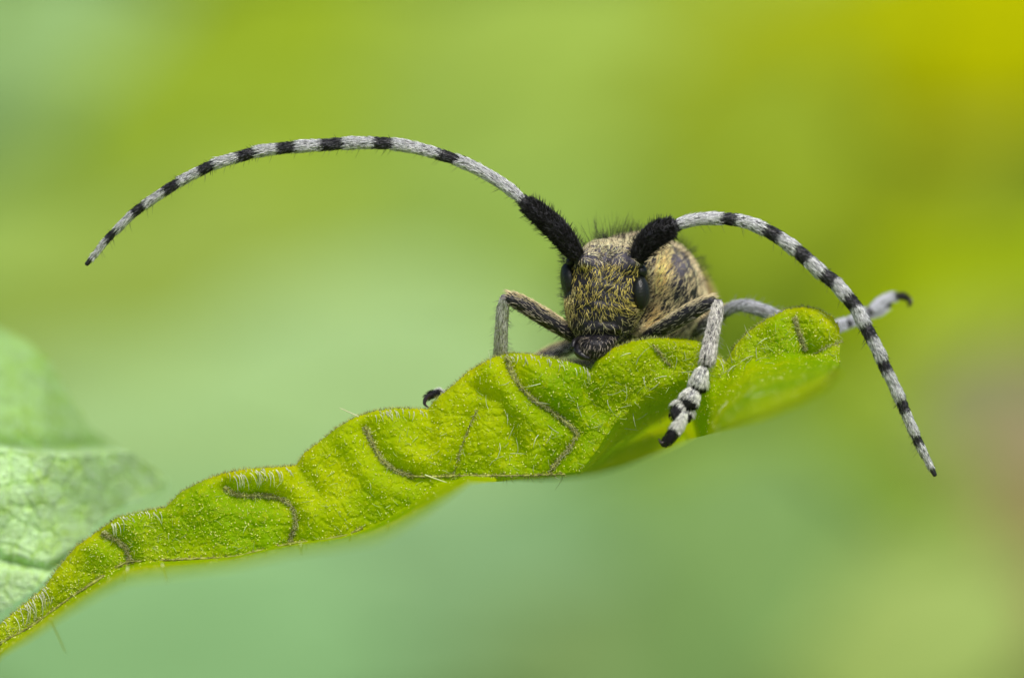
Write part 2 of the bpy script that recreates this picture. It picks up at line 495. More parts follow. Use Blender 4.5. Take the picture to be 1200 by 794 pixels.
def leaf_relief(px, py):
    """depth (cm) of the leaf's front face"""
    q = np.stack([px, py], 1)
    q3 = np.stack([px, py, 0 * px], 1)
    y = -.07 + 0 * px
    for v, w in VEINS:
        d = seg_dist(q, v)
        amp = .036 if w > 1.5 else (.022 if w > 0 else .03)
        y = y + amp * np.exp(-(d / (9 + 4 * (w > 1.5))) ** 2) - amp * .35 * np.exp(-((d - 24) / 14) ** 2)
    y = y + .019 * vnoise(q3, .045, 11) + .010 * vnoise(q3, .11, 12) + .0026 * vnoise(q3, .30, 13)
    wq = q + np.stack([3 * vnoise(q3, .1, 21), 3 * vnoise(q3, .1, 22)], 1)
    f1, e = worley(wq, 9.0, 3)
    f1b, eb = worley(wq + 40, 26.0, 5)
    y = y + 0.0022 * (1 - smooth01(e / .35)) + .0050 * (1 - smooth01(eb / .22)) + .0012 * f1
    g1, ge = worley(wq * 1.0 + 13, 3.2, 9)
    y = y - .0012 * (1 - g1)
    return y

def leaf_front(px, py):
    px = np.asarray(px, float); py = np.asarray(py, float)
    y = leaf_relief(px, py)
    top = ipoly(TOPs, px)
    t = (py - top)
    y = y + .06 * np.exp(-np.clip(t, 0, 99) / 5.0)      # rounds over at the rim
    return y

def far_of(px):
    return np.interp(px, [0, 90, 200, 440, 540, 600, 650, 690, 720, 800, 845, 880, 1000], [-1.0, -1.8, -2.6, -2.8, -1.2, .5, 1.2, 1.5, 1.5, 1.1, -.9, -1.9, -2.4])
def leaf_y(px, py):
    y = leaf_front(px, py)
    b0 = ipoly(BSs, px); b1 = np.maximum(ipoly(BEs, px), b0 + 3)
    t = np.clip((py - b0) / (b1 - b0), 0, 1)
    return y + far_of(px) * t ** np.interp(px, [0, 600, 690, 850, 1000], [2.2, 2.2, 2.0, 1.9, 1.9])

NX, NF, NB, NU = 1150, 170, 22, 60
xs = np.concatenate([np.linspace(-60, 0, 40, endpoint=False), np.linspace(0, 984, NX - 40)])
rows = []
topx = ipoly(TOPs, xs)
jag = 1.4 * np.sin(xs * .9) * np.sin(xs * .31) + 1.0 * np.sin(xs * 1.9)
topx = topx + jag * .5
bsx = np.maximum(ipoly(BSs, xs), topx + 4)
bex = np.maximum(ipoly(BEs, xs), bsx + 3)
backext = np.interp(xs, [0, 250, 420, 680, 740, 1000], [.25, .35, .7, .8, .08, .03])
for k in range(NB):                                   # the part lying behind the rim
    t = 1 - k / NB
    yb = t * backext
    yr = leaf_front(xs, topx)
    drop = 55 * smooth01(t * 1.4) ** .8 * np.interp(xs, [0, 300, 690, 740, 1000], [.6, 1, 1, .30, .16]) + 2 * vnoise(np.stack([xs, 0*xs, yb*100], 1), .05, 31) * t
    yy = yr + yb
    pts = P(0, 0, 0)[None] * 0
    s = (D + yr) / D
    rows.append(np.stack([(xs - 600) * U * s, yy, (397 - topx - drop) * U * s], 1))
for k in range(NF):
    t = k / (NF - 1)
    py = topx + (bsx - topx) * t
    yy = leaf_front(xs, py)
    s = (D + yy) / D
    rows.append(np.stack([(xs - 600) * U * s, yy, (397 - py) * U * s], 1))
yb0 = leaf_front(xs, bsx)
for k in range(1, NU + 1):
    t = k / NU
    py = bsx + (bex - bsx) * t
    py_ = bsx + (bex - bsx) * t
    yy = leaf_y(xs, py)
    s = (D + yy) / D
    rows.append(np.stack([(xs - 600) * U * s, yy, (397 - py) * U * s], 1))
LV = np.stack(rows, 0)
NR = LV.shape[0]
# thickness: back sheet
lm, nt, N, L = new_mat('hairy_leaf_green')
out = N.new('ShaderNodeOutputMaterial'); b = N.new('ShaderNodeBsdfPrincipled')
tc = N.new('ShaderNodeTexCoord')
def noise(scale, det, pos):
    no = N.new('ShaderNodeTexNoise'); no.inputs['Scale'].default_value = scale; no.inputs['Detail'].default_value = det
    L.new(tc.outputs['Object'], no.inputs['Vector']); return no
n1 = noise(2.2, 5, 0); n2 = noise(34, 3, 0)
r1 = N.new('ShaderNodeValToRGB'); r1.color_ramp.elements[0].position = .38; r1.color_ramp.elements[1].position = .64
LEAF_A, LEAF_B, LEAF_Y = (.34, .56, .0008, 1), (.64, .74, .0008, 1), (.78, .80, .001, 1)
r1.color_ramp.elements[0].color = LEAF_A; r1.color_ramp.elements[1].color = LEAF_B
L.new(n1.outputs['Fac'], r1.inputs[0])
mx = N.new('ShaderNodeMix'); mx.data_type = 'RGBA'; mx.blend_type = 'MIX'
r2 = N.new('ShaderNodeMapRange'); r2.inputs[1].default_value = .55; r2.inputs[2].default_value = .72; r2.inputs[4].default_value = .45
L.new(n2.outputs['Fac'], r2.inputs[0]); L.new(r2.outputs[0], mx.inputs[0]); L.new(r1.outputs[0], mx.inputs[6]); mx.inputs[7].default_value = LEAF_Y
mx2 = N.new('ShaderNodeMix'); mx2.data_type = 'RGBA'; mx2.blend_type = 'MULTIPLY'; mx2.inputs[0].default_value = 1
vc = N.new('ShaderNodeVertexColor'); vc.layer_name = 'Col'
L.new(mx.outputs[2], mx2.inputs[6]); L.new(vc.outputs[0], mx2.inputs[7])
L.new(mx2.outputs[2], b.inputs['Base Color'])
b.inputs['Roughness'].default_value = .5; b.inputs['Specular IOR Level'].default_value = .08
vo = N.new('ShaderNodeTexVoronoi'); vo.inputs['Scale'].default_value = 75
L.new(tc.outputs['Object'], vo.inputs['Vector'])
bp = N.new('ShaderNodeBump'); bp.inputs['Strength'].default_value = .35; bp.inputs['Distance'].default_value = .006; bp.invert = True
L.new(vo.outputs['Distance'], bp.inputs['Height']); L.new(bp.outputs[0], b.inputs['Normal'])
tr = N.new('ShaderNodeBsdfTranslucent'); L.new(mx2.outputs[2], tr.inputs[0])
ms = N.new('ShaderNodeMixShader'); ms.inputs[0].default_value = .60
L.new(b.outputs[0], ms.inputs[1]); L.new(tr.outputs[0], ms.inputs[2]); L.new(ms.outputs[0], out.inputs[0])

# real pigment: veins greyish, rim reddish-yellow in places
gpx = LV[..., 0].ravel() / U * D / (D + LV[..., 1].ravel()) + 600
gpy = 397 - LV[..., 2].ravel() / U * D / (D + LV[..., 1].ravel())
q = np.stack([gpx, gpy], 1)
LC = np.ones((len(q), 3))
for v, w in VEINS:
    if w > 0:
        d = seg_dist(q, v); k = (np.exp(-(d / (w * 1.9)) ** 2) * min(1, w / 2.2))[:, None]
        LC = LC * (1 - k) + np.array([.8, .62, 6.0]) * k * 1 if False else LC * (1 - .45 * k)
rim = np.exp(-np.clip(gpy - ipoly(TOPs, gpx), 0, 60) / 6)[:, None] * (.5 + .5 * vnoise(np.stack([gpx, 0*gpx, 0*gpx], 1), .06, 41)[:, None])
LC = LC * (1 + rim * np.array([.5, .08, 0]))
leafthing = empty('leaf', tuple(P(-60, 800, 0)))
tag(leafthing, 'bright yellow green hairy leaf with scalloped crumpled edge, the beetle stands on it', 'leaf')
offL = np.array(leafthing.location)
blade_main = mesh_np('blade', LV.reshape(-1, 3) - offL, [grid_faces(NR, NX)], lm, leafthing, np.clip(LC, 0, 2))

def strand_on_leaf(name, poly, w, parent, col, raise_=.010, bumpy=.16):
    c = catmull(np.array([(a, b_, 0) for a, b_ in poly], float), 60)
    y = leaf_relief(c[:, 0], c[:, 1])
    k = np.ones(9) / 9
    y = np.convolve(np.pad(y, 4, mode='edge'), k, mode='valid') - raise_ + .004
    path = [np.append(P(a, b_, yy) - offL, w * U * (1 - .35 * i / 60) * (1 + .15 * math.sin(i * 1.3))) for i, (a, b_, yy) in enumerate(zip(c[:, 0], c[:, 1], y))]
    return tube(name, path, M_vein, parent, 110, 8, colf=None, bump=bumpy)
M_vein = mat_basic('brownish_vein', (.34, .36, .08), rough=.6, spec=.3, var=.6, scale=50, bump=.6, bscale=60, transl=.15)
H = Hairs(); 
for v, w in VEINS:
    if w > 0:
        ob, info = strand_on_leaf('vein', v, w * .62, blade_main, None, raise_=.006, bumpy=.4)
        N_ = int(len(v) * 95 * min(1, w / 2) ** 1.5)
        r_, nn, tt, u = tube_samples(info, N_)
        keep = nn[:, 1] < .3; r_, nn, tt = r_[keep], nn[keep], tt[keep]
        H.add(r_, nn + tt * rng.uniform(-.9, .9, (len(r_), 1)), nn, rng.uniform(2.5, 6, len(r_)) * U, .40 * U, np.where(rng.uniform(0, 1, (len(r_), 1)) < .5, [[.42, .42, .13]], [[.68, .70, .36]]), bend=-.2, curl=.4, K=2)
for v, w in MARGINS:
    ob, info = strand_on_leaf('leaf_margin', v, w * .62, blade_main, None, raise_=.012, bumpy=.35)
    r_, nn, tt, u = tube_samples(info, len(v) * 50)
    H.add(r_, nn + tt * rng.uniform(-.9, .9, (len(r_), 1)), nn, rng.uniform(2.5, 5, len(r_)) * U, .40 * U, np.array([.34, .32, .10]), bend=-.2, curl=.4, K=2)

# hairs all over the front of the leaf
def leaf_hairs(N_, lo, hi, rad, col, lift=(.25, .9), where=None, bend=-.3, curl=.4, K=3, xr=(0, 984)):
    px = rng.uniform(xr[0], xr[1], N_)
    top = ipoly(TOPs, px); bs = ipoly(BSs, px)
    py = top + 2 + (bs - top) * rng.uniform(0, 1.0, N_) + (rng.uniform(0, 1, N_) < .35) * rng.uniform(0, 1, N_) * (ipoly(BEs, px) - bs)
    if where is not None:
        k = where(px, py); px, py = px[k], py[k]
    y = leaf_y(px, py)
    s = (D + y) / D
    pos = np.stack([(px - 600) * U * s, y, (397 - py) * U * s], 1) - offL
    # surface normal from finite differences
    gx_ = (leaf_front(px + 1.5, py) - leaf_front(px - 1.5, py)) / (3 * U)
    gz_ = -(leaf_front(px, py + 1.5) - leaf_front(px, py - 1.5)) / (3 * U)
    nn = nrm(np.stack([gx_ * .5, -np.ones_like(gx_), gz_ * .5], 1))
    a = rng.uniform(0, 2 * np.pi, len(px))
    tang = np.stack([np.cos(a), 0 * a, np.sin(a)], 1)
    l = rng.uniform(*lift, (len(px), 1))
    H.add(pos, nn * l + tang, nn, rng.uniform(lo, hi, len(px)) * U, rad * U, col, bend=bend, curl=curl, K=K)
leaf_hairs(11000, 2.0, 4.5, .36, np.array([.66, .78, .02]))
leaf_hairs(1000, 2, 4.0, .5, np.array([.92, .96, .12]), lift=(.5, 1.5))
leaf_hairs(300, 6, 13, .45, np.array([.62, .72, .25]), lift=(.4, 1.2), curl=.7)
leaf_hairs(60, 14, 24, .55, np.array([.72, .78, .5]), lift=(.4, 1.2), curl=.9, xr=(560, 900))
# bristles on the rim
N_ = 2600
px = rng.uniform(0, 982, N_)
topy = ipoly(TOPs, px)
yb = leaf_front(px, topy) + rng.uniform(-.01, .05, N_)
pos = np.stack([(px - 600) * U, yb, (397 - topy - 1.2) * U], 1) - offL
slope = (ipoly(TOPs, px + 3) - ipoly(TOPs, px - 3)) / 6
upn = nrm(np.stack([slope, -.1 + 0 * px, np.ones_like(px)], 1))
dd = nrm(upn + rng.standard_normal((N_, 3)) * [.45, .45, .15])
H.add(pos, dd, upn, rng.uniform(2.5, 6.5, N_) * U, .40 * U, np.where(rng.uniform(0, 1, (N_, 1)) < .3, np.array([[.24, .24, .06]]), np.array([[.55, .60, .18]])), curl=.6, K=2)
# curved white hairs where the rim is turned over
def curled(xr, nh, l0, l1, tilt=-.6, down=True):
    px = np.sort(rng.uniform(*xr, nh))
    ty = ipoly(TOPs, px) + rng.uniform(0, 6, nh)
    yy = leaf_front(px, ty) - .02
    pos = np.stack([(px - 600) * U, yy, (397 - ty) * U], 1) - offL
    d = nrm(np.stack([.75 + .2 * rng.standard_normal(nh), -.35 + 0 * px, -.75 + .3 * rng.standard_normal(nh)], 1))
    for k in range(nh):
        d[k] = d[k]
    V_n = np.tile(np.array([[.6, -.2, .75]]), (nh, 1))
    H.add(pos, d, V_n, rng.uniform(l0, l1, nh) * U, .68 * U, np.array([.82, .86, .66]), bend=-.75, curl=.12, K=6)
curled((4, 58), 34, 12, 24)
curled((130, 190), 30, 8, 16)
curled((268, 345), 34, 9, 18)
curled((440, 500), 24, 6, 12)
curled((585, 690), 40, 5, 11)
curled((842, 860), 4, 14, 22)
# single stout hairs under the margin
for (a, b_), (c, d) in [((59, 724), (79, 768)), ((190, 660), (197, 684)), ((352, 636), (354, 652)), ((455, 614), (456, 624)), ((498, 556), (526, 566)), ((420, 488), (396, 477)), ((150, 664), (146, 684))]:
    dy_ = -.5 if b_ > 600 else -.08
    a0 = P(a, b_, dy_) - offL; b0 = P(c, d, dy_ - .02) - offL
    H.add(a0[None], (b0 - a0)[None], np.array([[0, -1, 0.1]]), np.linalg.norm(b0 - a0), 1.25 * U, np.array([.92, .96, .60]), bend=.08, K=6)
N_ = 300
px = np.where(rng.uniform(0, 1, N_) < .5, rng.uniform(0, 250, N_), rng.uniform(5, 640, N_)); ty = ipoly(BSs, px) + 1
pos = np.stack([(px - 600) * U, leaf_front(px, ty) + rng.uniform(0, .3, N_), (397 - ty) * U], 1) - offL
H.add(pos, np.stack([.3 * rng.standard_normal(N_), -.2 + .3 * rng.standard_normal(N_), -np.ones(N_)], 1), np.tile([[0, -1, 0]], (N_, 1)), rng.uniform(4, 12, N_) * U, .5 * U, np.array([.5, .58, .2]), curl=.4)
H.build('leaf_hair', M_leafhair, blade_main)
# tiny glistening gland beads
N_ = 2600
px = rng.uniform(0, 984, N_); tp_ = ipoly(TOPs, px); py = tp_ + 3 + (ipoly(BEs, px) - tp_ - 6) * rng.uniform(0, 1, N_)
yy = leaf_y(px, py) - .003
ctr = np.stack([(px - 600) * U * (D + yy) / D, yy, (397 - py) * U * (D + yy) / D], 1) - offL
oc = np.array([[1, 0, 0], [-1, 0, 0], [0, 1, 0], [0, -1, 0], [0, 0, 1], [0, 0, -1]], float)
of = np.array([[0, 2, 4], [2, 1, 4], [1, 3, 4], [3, 0, 4], [2, 0, 5], [1, 2, 5], [3, 1, 5], [0, 3, 5]])
rad = (rng.uniform(.35, 1.0, N_) ** 1.6 * 1.25 * U)[:, None, None]
M_bead = mat_basic('resin_bead', (.93, .95, .30), rough=.12, spec=1.0, transl=.2)
gb = mesh_np('leaf_gland', (ctr[:, None] + oc[None] * rad).reshape(-1, 3), [((np.arange(N_) * 6)[:, None, None] + of[None]).reshape(-1, 3)], M_bead, blade_main)
gb['kind'] = 'stuff'
# petiole and stem of the leaf run down out of the picture
pet = [np.append(P(-50, 812, .1) - offL, .06), np.append(P(-150, 960, .25) - offL, .075), np.append(P(-260, 1250, .3) - offL, .09)]
tube('petiole', pet, M_vein, leafthing, 20, 10)
stemthing = empty('plant_stem', tuple(P(-300, 397, .3) * [1, 1, 0] + [0, 0, GZ]))
tag(stemthing, 'upright green hairy stem carrying the two near leaves, left of the picture', 'stem')
so = np.array(stemthing.location)
M_stem = mat_basic('green_stem', (.14, .22, .04), rough=.5, spec=.4, var=.3, scale=3, bump=.4, bscale=20)
tube('stem', [np.append(np.array([0, 0, -.3]), .3), np.append(np.array([.25, .1, 22]), .25), np.append(P(-300, 1400, .3) - so, .2), np.append(P(-285, 300, .6) - so, .15)], M_stem, stemthing, 50, 12)

# ------------------------------------------------------------------ the pale leaf at the left edge
pm, nt, N, L = new_mat('pale_leaf_underside')
out = N.new('ShaderNodeOutputMaterial'); b = N.new('ShaderNodeBsdfPrincipled'); tc = N.new('ShaderNodeTexCoord')
vc = N.new('ShaderNodeVertexColor'); vc.layer_name = 'Col'
n1 = noise(9, 4, 0)
mr = N.new('ShaderNodeMapRange'); mr.inputs[1].default_value = .3; mr.inputs[2].default_value = .7; mr.inputs[3].default_value = .82; mr.inputs[4].default_value = 1.15
L.new(n1.outputs['Fac'], mr.inputs[0])
sc = N.new('ShaderNodeVectorMath'); sc.operation = 'SCALE'; L.new(vc.outputs[0], sc.inputs[0]); L.new(mr.outputs[0], sc.inputs['Scale'])
L.new(sc.outputs[0], b.inputs['Base Color']); b.inputs['Roughness'].default_value = .42; b.inputs['Specular IOR Level'].default_value = .4
n3 = noise(70, 3, 0); bp = N.new('ShaderNodeBump'); bp.inputs['Strength'].default_value = .8; bp.inputs['Distance'].default_value = .008
L.new(n3.outputs['Fac'], bp.inputs['Height']); L.new(bp.outputs[0], b.inputs['Normal'])
tr = N.new('ShaderNodeBsdfTranslucent'); L.new(sc.outputs[0], tr.inputs[0])
ms = N.new('ShaderNodeMixShader'); ms.inputs[0].default_value = .22
L.new(b.outputs[0], ms.inputs[1]); L.new(tr.outputs[0], ms.inputs[2]); L.new(ms.outputs[0], out.inputs[0])

# rows: (t) from top outline through the fold at py 523 to the lower outline; columns run left to right
nx, ny = 330, 460
R_TOP = [(-140, 330), (-60, 352), (0, 384), (30, 398), (58, 422), (82, 462), (104, 500), (125, 517), (150, 528), (175, 544), (200, 566)]
R_BOT = [(-140, 860), (-60, 780), (0, 716), (40, 690), (80, 655), (118, 610), (150, 590), (175, 582), (200, 570)]
cx = np.linspace(-140, 196, nx)
rows = []; cols = []
for k in range(ny):
    t = k / (ny - 1)
    ty = ipoly(R_TOP, cx); by = ipoly(R_BOT, cx)
    py = ty + (by - ty) * t
    fold = 522 + .03 * cx + 3 * np.sin(cx * .03)
    q = np.stack([cx, py], 1); q3 = np.stack([cx, py, 0 * cx], 1)
    below = smooth01((py - fold + 6) / 12)
    wq = q + np.stack([2.5 * vnoise(q3, .12, 51), 2.5 * vnoise(q3, .12, 52)], 1)
    f1, e = worley(wq, 6.5, 13); g1, ge = worley(wq + 9, 25.0, 15)
    f1s, es = worley(wq + 5, 3.6, 17)
    crease = 1 - smooth01(e / .30); big = 1 - smooth01(ge / .16)
    yy = .62 + .0045 * crease + .009 * big + .004 * f1 + .0022 * (1 - smooth01(es / .4))
    yy = yy + .035 * vnoise(q3, .03, 53) + .012 * vnoise(q3, .09, 54)
    lv = seg_dist(q, [(-60, 560), (0, 655), (60, 668), (100, 640)]); yy = yy + .05 * np.exp(-(lv / 6) ** 2)
    # right end curls away, upper panel leans back from the fold
    yy = yy + 0.8 * np.clip((cx - 50) / 140, 0, 1) ** 1.1 + (1 - below) * (np.clip(fold - py, 0, 300) * .0085 + .12 + 0.7 * np.clip((cx - 20) / 90, 0, 2) ** 1.4) 
    yy = yy + .9 * smooth01((by - py - 0) / -1 + 1) * 0
    s = (D + yy) / D
    rows.append(np.stack([(cx - 600) * U * s, yy, (397 - py) * U * s], 1))
    base = lin(212, 246, 190)[None] * 1.0
    vcol = lin(180, 222, 70)[None]
    kk = np.clip(crease * .55 + big * .4 + .35 * smooth01(vnoise(q3, .22, 58)) , 0, .9)[:, None]
    c = base * (1 - kk) + vcol * kk
    dark = lin(125, 172, 62)[None]
    w_ = ((1 - below) * .62)[:, None]
    c = c * (1 - w_) + dark * w_
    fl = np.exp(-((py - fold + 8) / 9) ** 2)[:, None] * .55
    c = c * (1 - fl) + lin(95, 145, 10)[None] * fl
    cols.append(c)
PV = np.stack(rows, 0); PC = np.concatenate(cols, 0)
pale = empty('leaf', tuple(P(-140, 600, .6)))
tag(pale, 'pale silvery green folded leaf with netted veins at the left edge, behind the main leaf', 'leaf')
po = np.array(pale.location)
pblade = mesh_np('blade', PV.reshape(-1, 3) - po, [grid_faces(ny, nx)], pm, pale, np.clip(PC, 0, 1))
HP = Hairs()
wcol = np.maximum(ipoly(R_BOT, cx) - ipoly(R_TOP, cx), 0) ** 1.0
sel = rng.integers(0, ny, 8000) * nx + rng.choice(nx, 8000, p=wcol / wcol.sum())
flat = PV.reshape(-1, 3)[sel] - po
N_ = len(sel)
ppx = flat[:, 0] / U + 600 + po[0] / U
dn = nrm(np.stack([.45 + .35 * rng.standard_normal(N_), -.35 + 0 * ppx, -.9 + .4 * rng.standard_normal(N_)], 1))
HP.add(flat, dn, np.tile([[0, -1, .2]], (N_, 1)), rng.uniform(2.5, 7, N_) * U, .38 * U, np.array([.72, .86, .74]), bend=-.1, curl=.5)
sel = rng.integers(0, len(flat), 260); f2 = flat[sel]
HP.add(f2, nrm(np.stack([.5 + .15 * rng.standard_normal(260), -.15 + 0 * sel, -.85 + .1 * rng.standard_normal(260)], 1)), np.tile([[0, -1, .2]], (260, 1)), rng.uniform(10, 22, 260) * U, .55 * U, np.array([.66, .80, .55]), bend=-.1, curl=.3)
HP.build('leaf_hair', M_leafhair, pblade)
tube('petiole', [np.append(P(-135, 560, .6) - po, .07), np.append(P(-220, 590, .6) - po, .06), np.append(P(-290, 660, .55) - po, .06)], M_stem, pale, 16, 10)
for v, w in [([(-120, 540), (-60, 590), (0, 652), (40, 664), (92, 655)], 1.5), ([(-120, 535), (-40, 470), (18, 440), (34, 500), (50, 522)], 1.1)]:
    c = catmull(np.array([(a, b_, 0) for a, b_ in v], float), 30)
    pth = []
    for a, b_, _ in c:
        i = int(np.clip((a + 140) / 336 * (nx - 1), 0, nx - 1)); col_ = PV[:, i]
        j = np.argmin(np.abs(397 - col_[:, 2] / U * D / (D + col_[:, 1]) - b_))
        pth.append(np.append(col_[j] - po + [0, .004, 0], w * U))
    tube('vein', pth, pm, pblade, 60, 7, colf=lambda x: lin(150, 185, 90), bump=.1)

# ------------------------------------------------------------------ the beetle
beetle = empty('longhorn_beetle', tuple(P(752, 440, .5)))
tag(beetle, 'black and golden haired longhorn beetle with banded antennae peering over the green leaf', 'beetle')
bo = np.array(beetle.location)

def loft(rings, nsec=24, nseg=40, axis='z', expo=2.3):
    """rings in columns: px, py, hw, hd(or hh), y  -> superellipse sections"""
    c = catmull(np.array(rings, float)[:, [0, 1, 4, 2, 3]], nseg)   # px,py,y*?,..
    th = np.linspace(0, 2 * np.pi, nsec, endpoint=False)
    ct = np.sign(np.cos(th)) * np.abs(np.cos(th)) ** (2 / expo); st = np.sign(np.sin(th)) * np.abs(np.sin(th)) ** (2 / expo)
    V = []
    for px, py, y, a, b_ in c:
        y = y / 100.0
        k = (D + y) / D
        ctr = P(px, py, y)
        if axis == 'z':
            V.append(ctr + np.stack([ct * a * U * k, st * b_ * U, 0 * ct], 1))
        else:
            V.append(ctr + np.stack([ct * a * U * k, 0 * ct, st * b_ * U * k], 1))
    V = np.array(V)
    n0, n1 = V[0].mean(0), V[-1].mean(0)
    VV = np.vstack([V.reshape(-1, 3), n0, n1])
    i = np.arange(nseg - 1)[:, None] * nsec; j = np.arange(nsec)[None]; j2 = (j + 1) % nsec
    F = np.stack([i + j, i + j2, i + nsec + j2, i + nsec + j], -1).reshape(-1, 4)
    jj = np.arange(nsec); a = nseg * nsec; k = (nseg - 1) * nsec
    T = np.vstack([np.stack([np.full(nsec, a), (jj + 1) % nsec, jj], 1), np.stack([np.full(nsec, a + 1), k + jj, k + (jj + 1) % nsec], 1)])
    return VV, F, T

def ellipsoid(c, r, rot=0.0, nu=26, nv=18, expo=1.0, yaw=0.0):
    u = np.linspace(0, 2 * np.pi, nu, endpoint=False); v = np.linspace(-np.pi / 2, np.pi / 2, nv)
    Uu, Vv = np.meshgrid(u, v)
    p = np.stack([np.cos(Vv) * np.cos(Uu) * r[0], np.cos(Vv) * np.sin(Uu) * r[1], np.sin(Vv) * r[2]], -1).reshape(-1, 3)
    cy, sy = math.cos(yaw), math.sin(yaw)
    p = np.stack([p[:, 0] * cy - p[:, 1] * sy, p[:, 0] * sy + p[:, 1] * cy, p[:, 2]], 1)
    cr_, sr = math.cos(rot), math.sin(rot)
    p = np.stack([p[:, 0] * cr_ - p[:, 2] * sr, p[:, 1], p[:, 0] * sr + p[:, 2] * cr_], 1) + c
    i = np.arange(nv - 1)[:, None] * nu; j = np.arange(nu)[None]; j2 = (j + 1) % nu
    F = np.stack([i + j, i + j2, i + nu + j2, i + nu + j], -1).reshape(-1, 4)
    return p, F

def tri_sample(V, F, N_):
    T = np.vstack([F[:, [0, 1, 2]], F[:, [0, 2, 3]]]) if F.shape[1] == 4 else F
    a, b_, c = V[T[:, 0]], V[T[:, 1]], V[T[:, 2]]
    n_ = np.cross(b_ - a, c - a); ar = np.linalg.norm(n_, axis=1)
    i = rng.choice(len(T), N_, p=ar / ar.sum())
    r1_, r2_ = rng.uniform(0, 1, (2, N_, 1)); s = np.sqrt(r1_)
    return a[i] * (1 - s) + b_[i] * s * (1 - r2_) + c[i] * s * r2_, nrm(n_[i])

def px_of(p):     # absolute point -> photo position
    k = D / (D + p[:, 1])
    return p[:, 0] / U * k + 600, 397 - p[:, 2] / U * k

head_r = [  # px, py, half width px, half depth px, y*100
    (717, 280, 5, 6, 13), (716, 283, 20, 16, 13), (715, 289, 29, 26, 12), (713, 299, 36.5, 33, 11), (712, 312, 42, 37, 10), (711, 326, 46, 39, 9.5),
    (710, 345, 48, 41, 9), (708.5, 362, 46, 41, 8.5), (706.5, 377, 40.5, 39, 8), (704, 390, 32, 36, 7), (701, 399, 24, 31, 5.5), (699, 405, 20, 25, 4.5), (698, 408, 10, 12, 4)]
HV, HF, HT = loft(head_r, 64, 90, 'z', 2.35)
# sculpt: frons groove, tubercles under the antennae, clypeal edge
hx, hy = px_of(HV)
front = (HV[:, 1] < .09)
cut = .022 * np.exp(-((hx - 707 - (hy - 330) * -.1) / 3.5) ** 2) * smooth01((345 - hy) / 25) * smooth01((hy - 285) / 10)
tub = .05 * np.exp(-(((hx - 684) / 10) ** 2 + ((hy - 303) / 11) ** 2)) + .05 * np.exp(-(((hx - 744) / 10) ** 2 + ((hy - 306) / 11) ** 2))
dip = .030 * np.exp(-(((hx - 713) / 15) ** 2 + ((hy - 303) / 12) ** 2))
clyp = .02 * np.exp(-((hy - 392) / 3) ** 2)
rough = .0035 * vnoise(HV * 1.0, 60, 61) + .003 * vnoise(HV, 110, 62)
HV[:, 1] += np.where(front, cut - tub + dip + clyp + rough, 0)
# thorax and abdomen
tho_r = [  # px, py, hw, hh, y*100
    (735, 345, 20, 20, 14), (738, 345, 44, 44, 15), (742, 346, 60, 60, 19), (746, 346, 71, 70, 28), (749, 346, 76, 73, 40), (750, 346, 77, 73, 52), (751, 346, 73, 70, 66), (751, 346, 68, 66, 74)]
TV, TF, TT = loft(tho_r, 72, 60, 'y', 2.05)
TV[:, 1] += .004 * vnoise(TV, 40, 63); TV += nrm(TV - TV.mean(0)) * (.004 * vnoise(TV, 50, 64))[:, None]
abd_r = [(752, 352, 58, 50, 70), (754, 356, 64, 44, 90), (757, 358, 64, 44, 140), (762, 356, 60, 48, 200), (766, 362, 44, 38, 245), (768, 366, 10, 10, 262)]
AV, AF, AT = loft(abd_r, 40, 40, 'y', 2.1)
nk_r = [(716, 345, 20, 20, 5), (722, 345, 34, 38, 12), (732, 346, 44, 48, 20)]
NV, NF_, NT = loft(nk_r, 32, 10, 'y', 2.0)
lab_r = [(702, 394, 20, 13, 0), (700, 400, 19, 15, -2), (698, 407, 17, 14, -3), (695, 413, 14, 12, -3), (693, 418, 9, 8, -2.5), (692, 420, 3, 4, -2)]
BV, BF, BT = loft(lab_r, 28, 20, 'z', 2.6)
parts = [(HV, HF, HT), (TV, TF, TT), (AV, AF, AT), (NV, NF_, NT), (BV, BF, BT)]
vs, qs, ts, cs, o_ = [], [], [], [], 0
for V, F, T in parts:
    vs.append(V); qs.append(F + o_); ts.append(T + o_); o_ += len(V)
    x_, y_ = px_of(V)
    c = np.tile(BLACK, (len(V), 1))
    if V is HV:
        k = np.clip(smooth01((316 - y_) / 12) * smooth01((y_ - 282) / 6), 0, 1)[:, None] * .8
        c = c * (1 - k) + np.array([.11, .10, .125]) * k  # violet-grey crown cuticle; glare on the tubercles is painted into this tint
    if V is TV:
        k = (np.exp(-(((x_ - 797) / 17) ** 2 + ((y_ - 308) / 15) ** 2)))[:, None]
        c = c * (1 - k) + np.array([.15, .135, .16]) * k
    if V is AV: c = np.tile([.16, .09, .045], (len(V), 1))
    cs.append(c)
body = mesh_np('body', np.vstack(vs) - bo, [np.vstack(qs), np.vstack(ts)], M_cuticle, beetle, np.vstack(cs))

GOLD = np.array([.70, .58, .13]); PALEGOLD = np.array([.82, .68, .28]); CREAM = np.array([.92, .80, .50]); ORANGE = np.array([.58, .37, .10])
GREY = np.array([.45, .45, .44]); DARKH = np.array([.015, .014, .014]); WHITE = np.array([.84, .85, .87])
HB = Hairs()
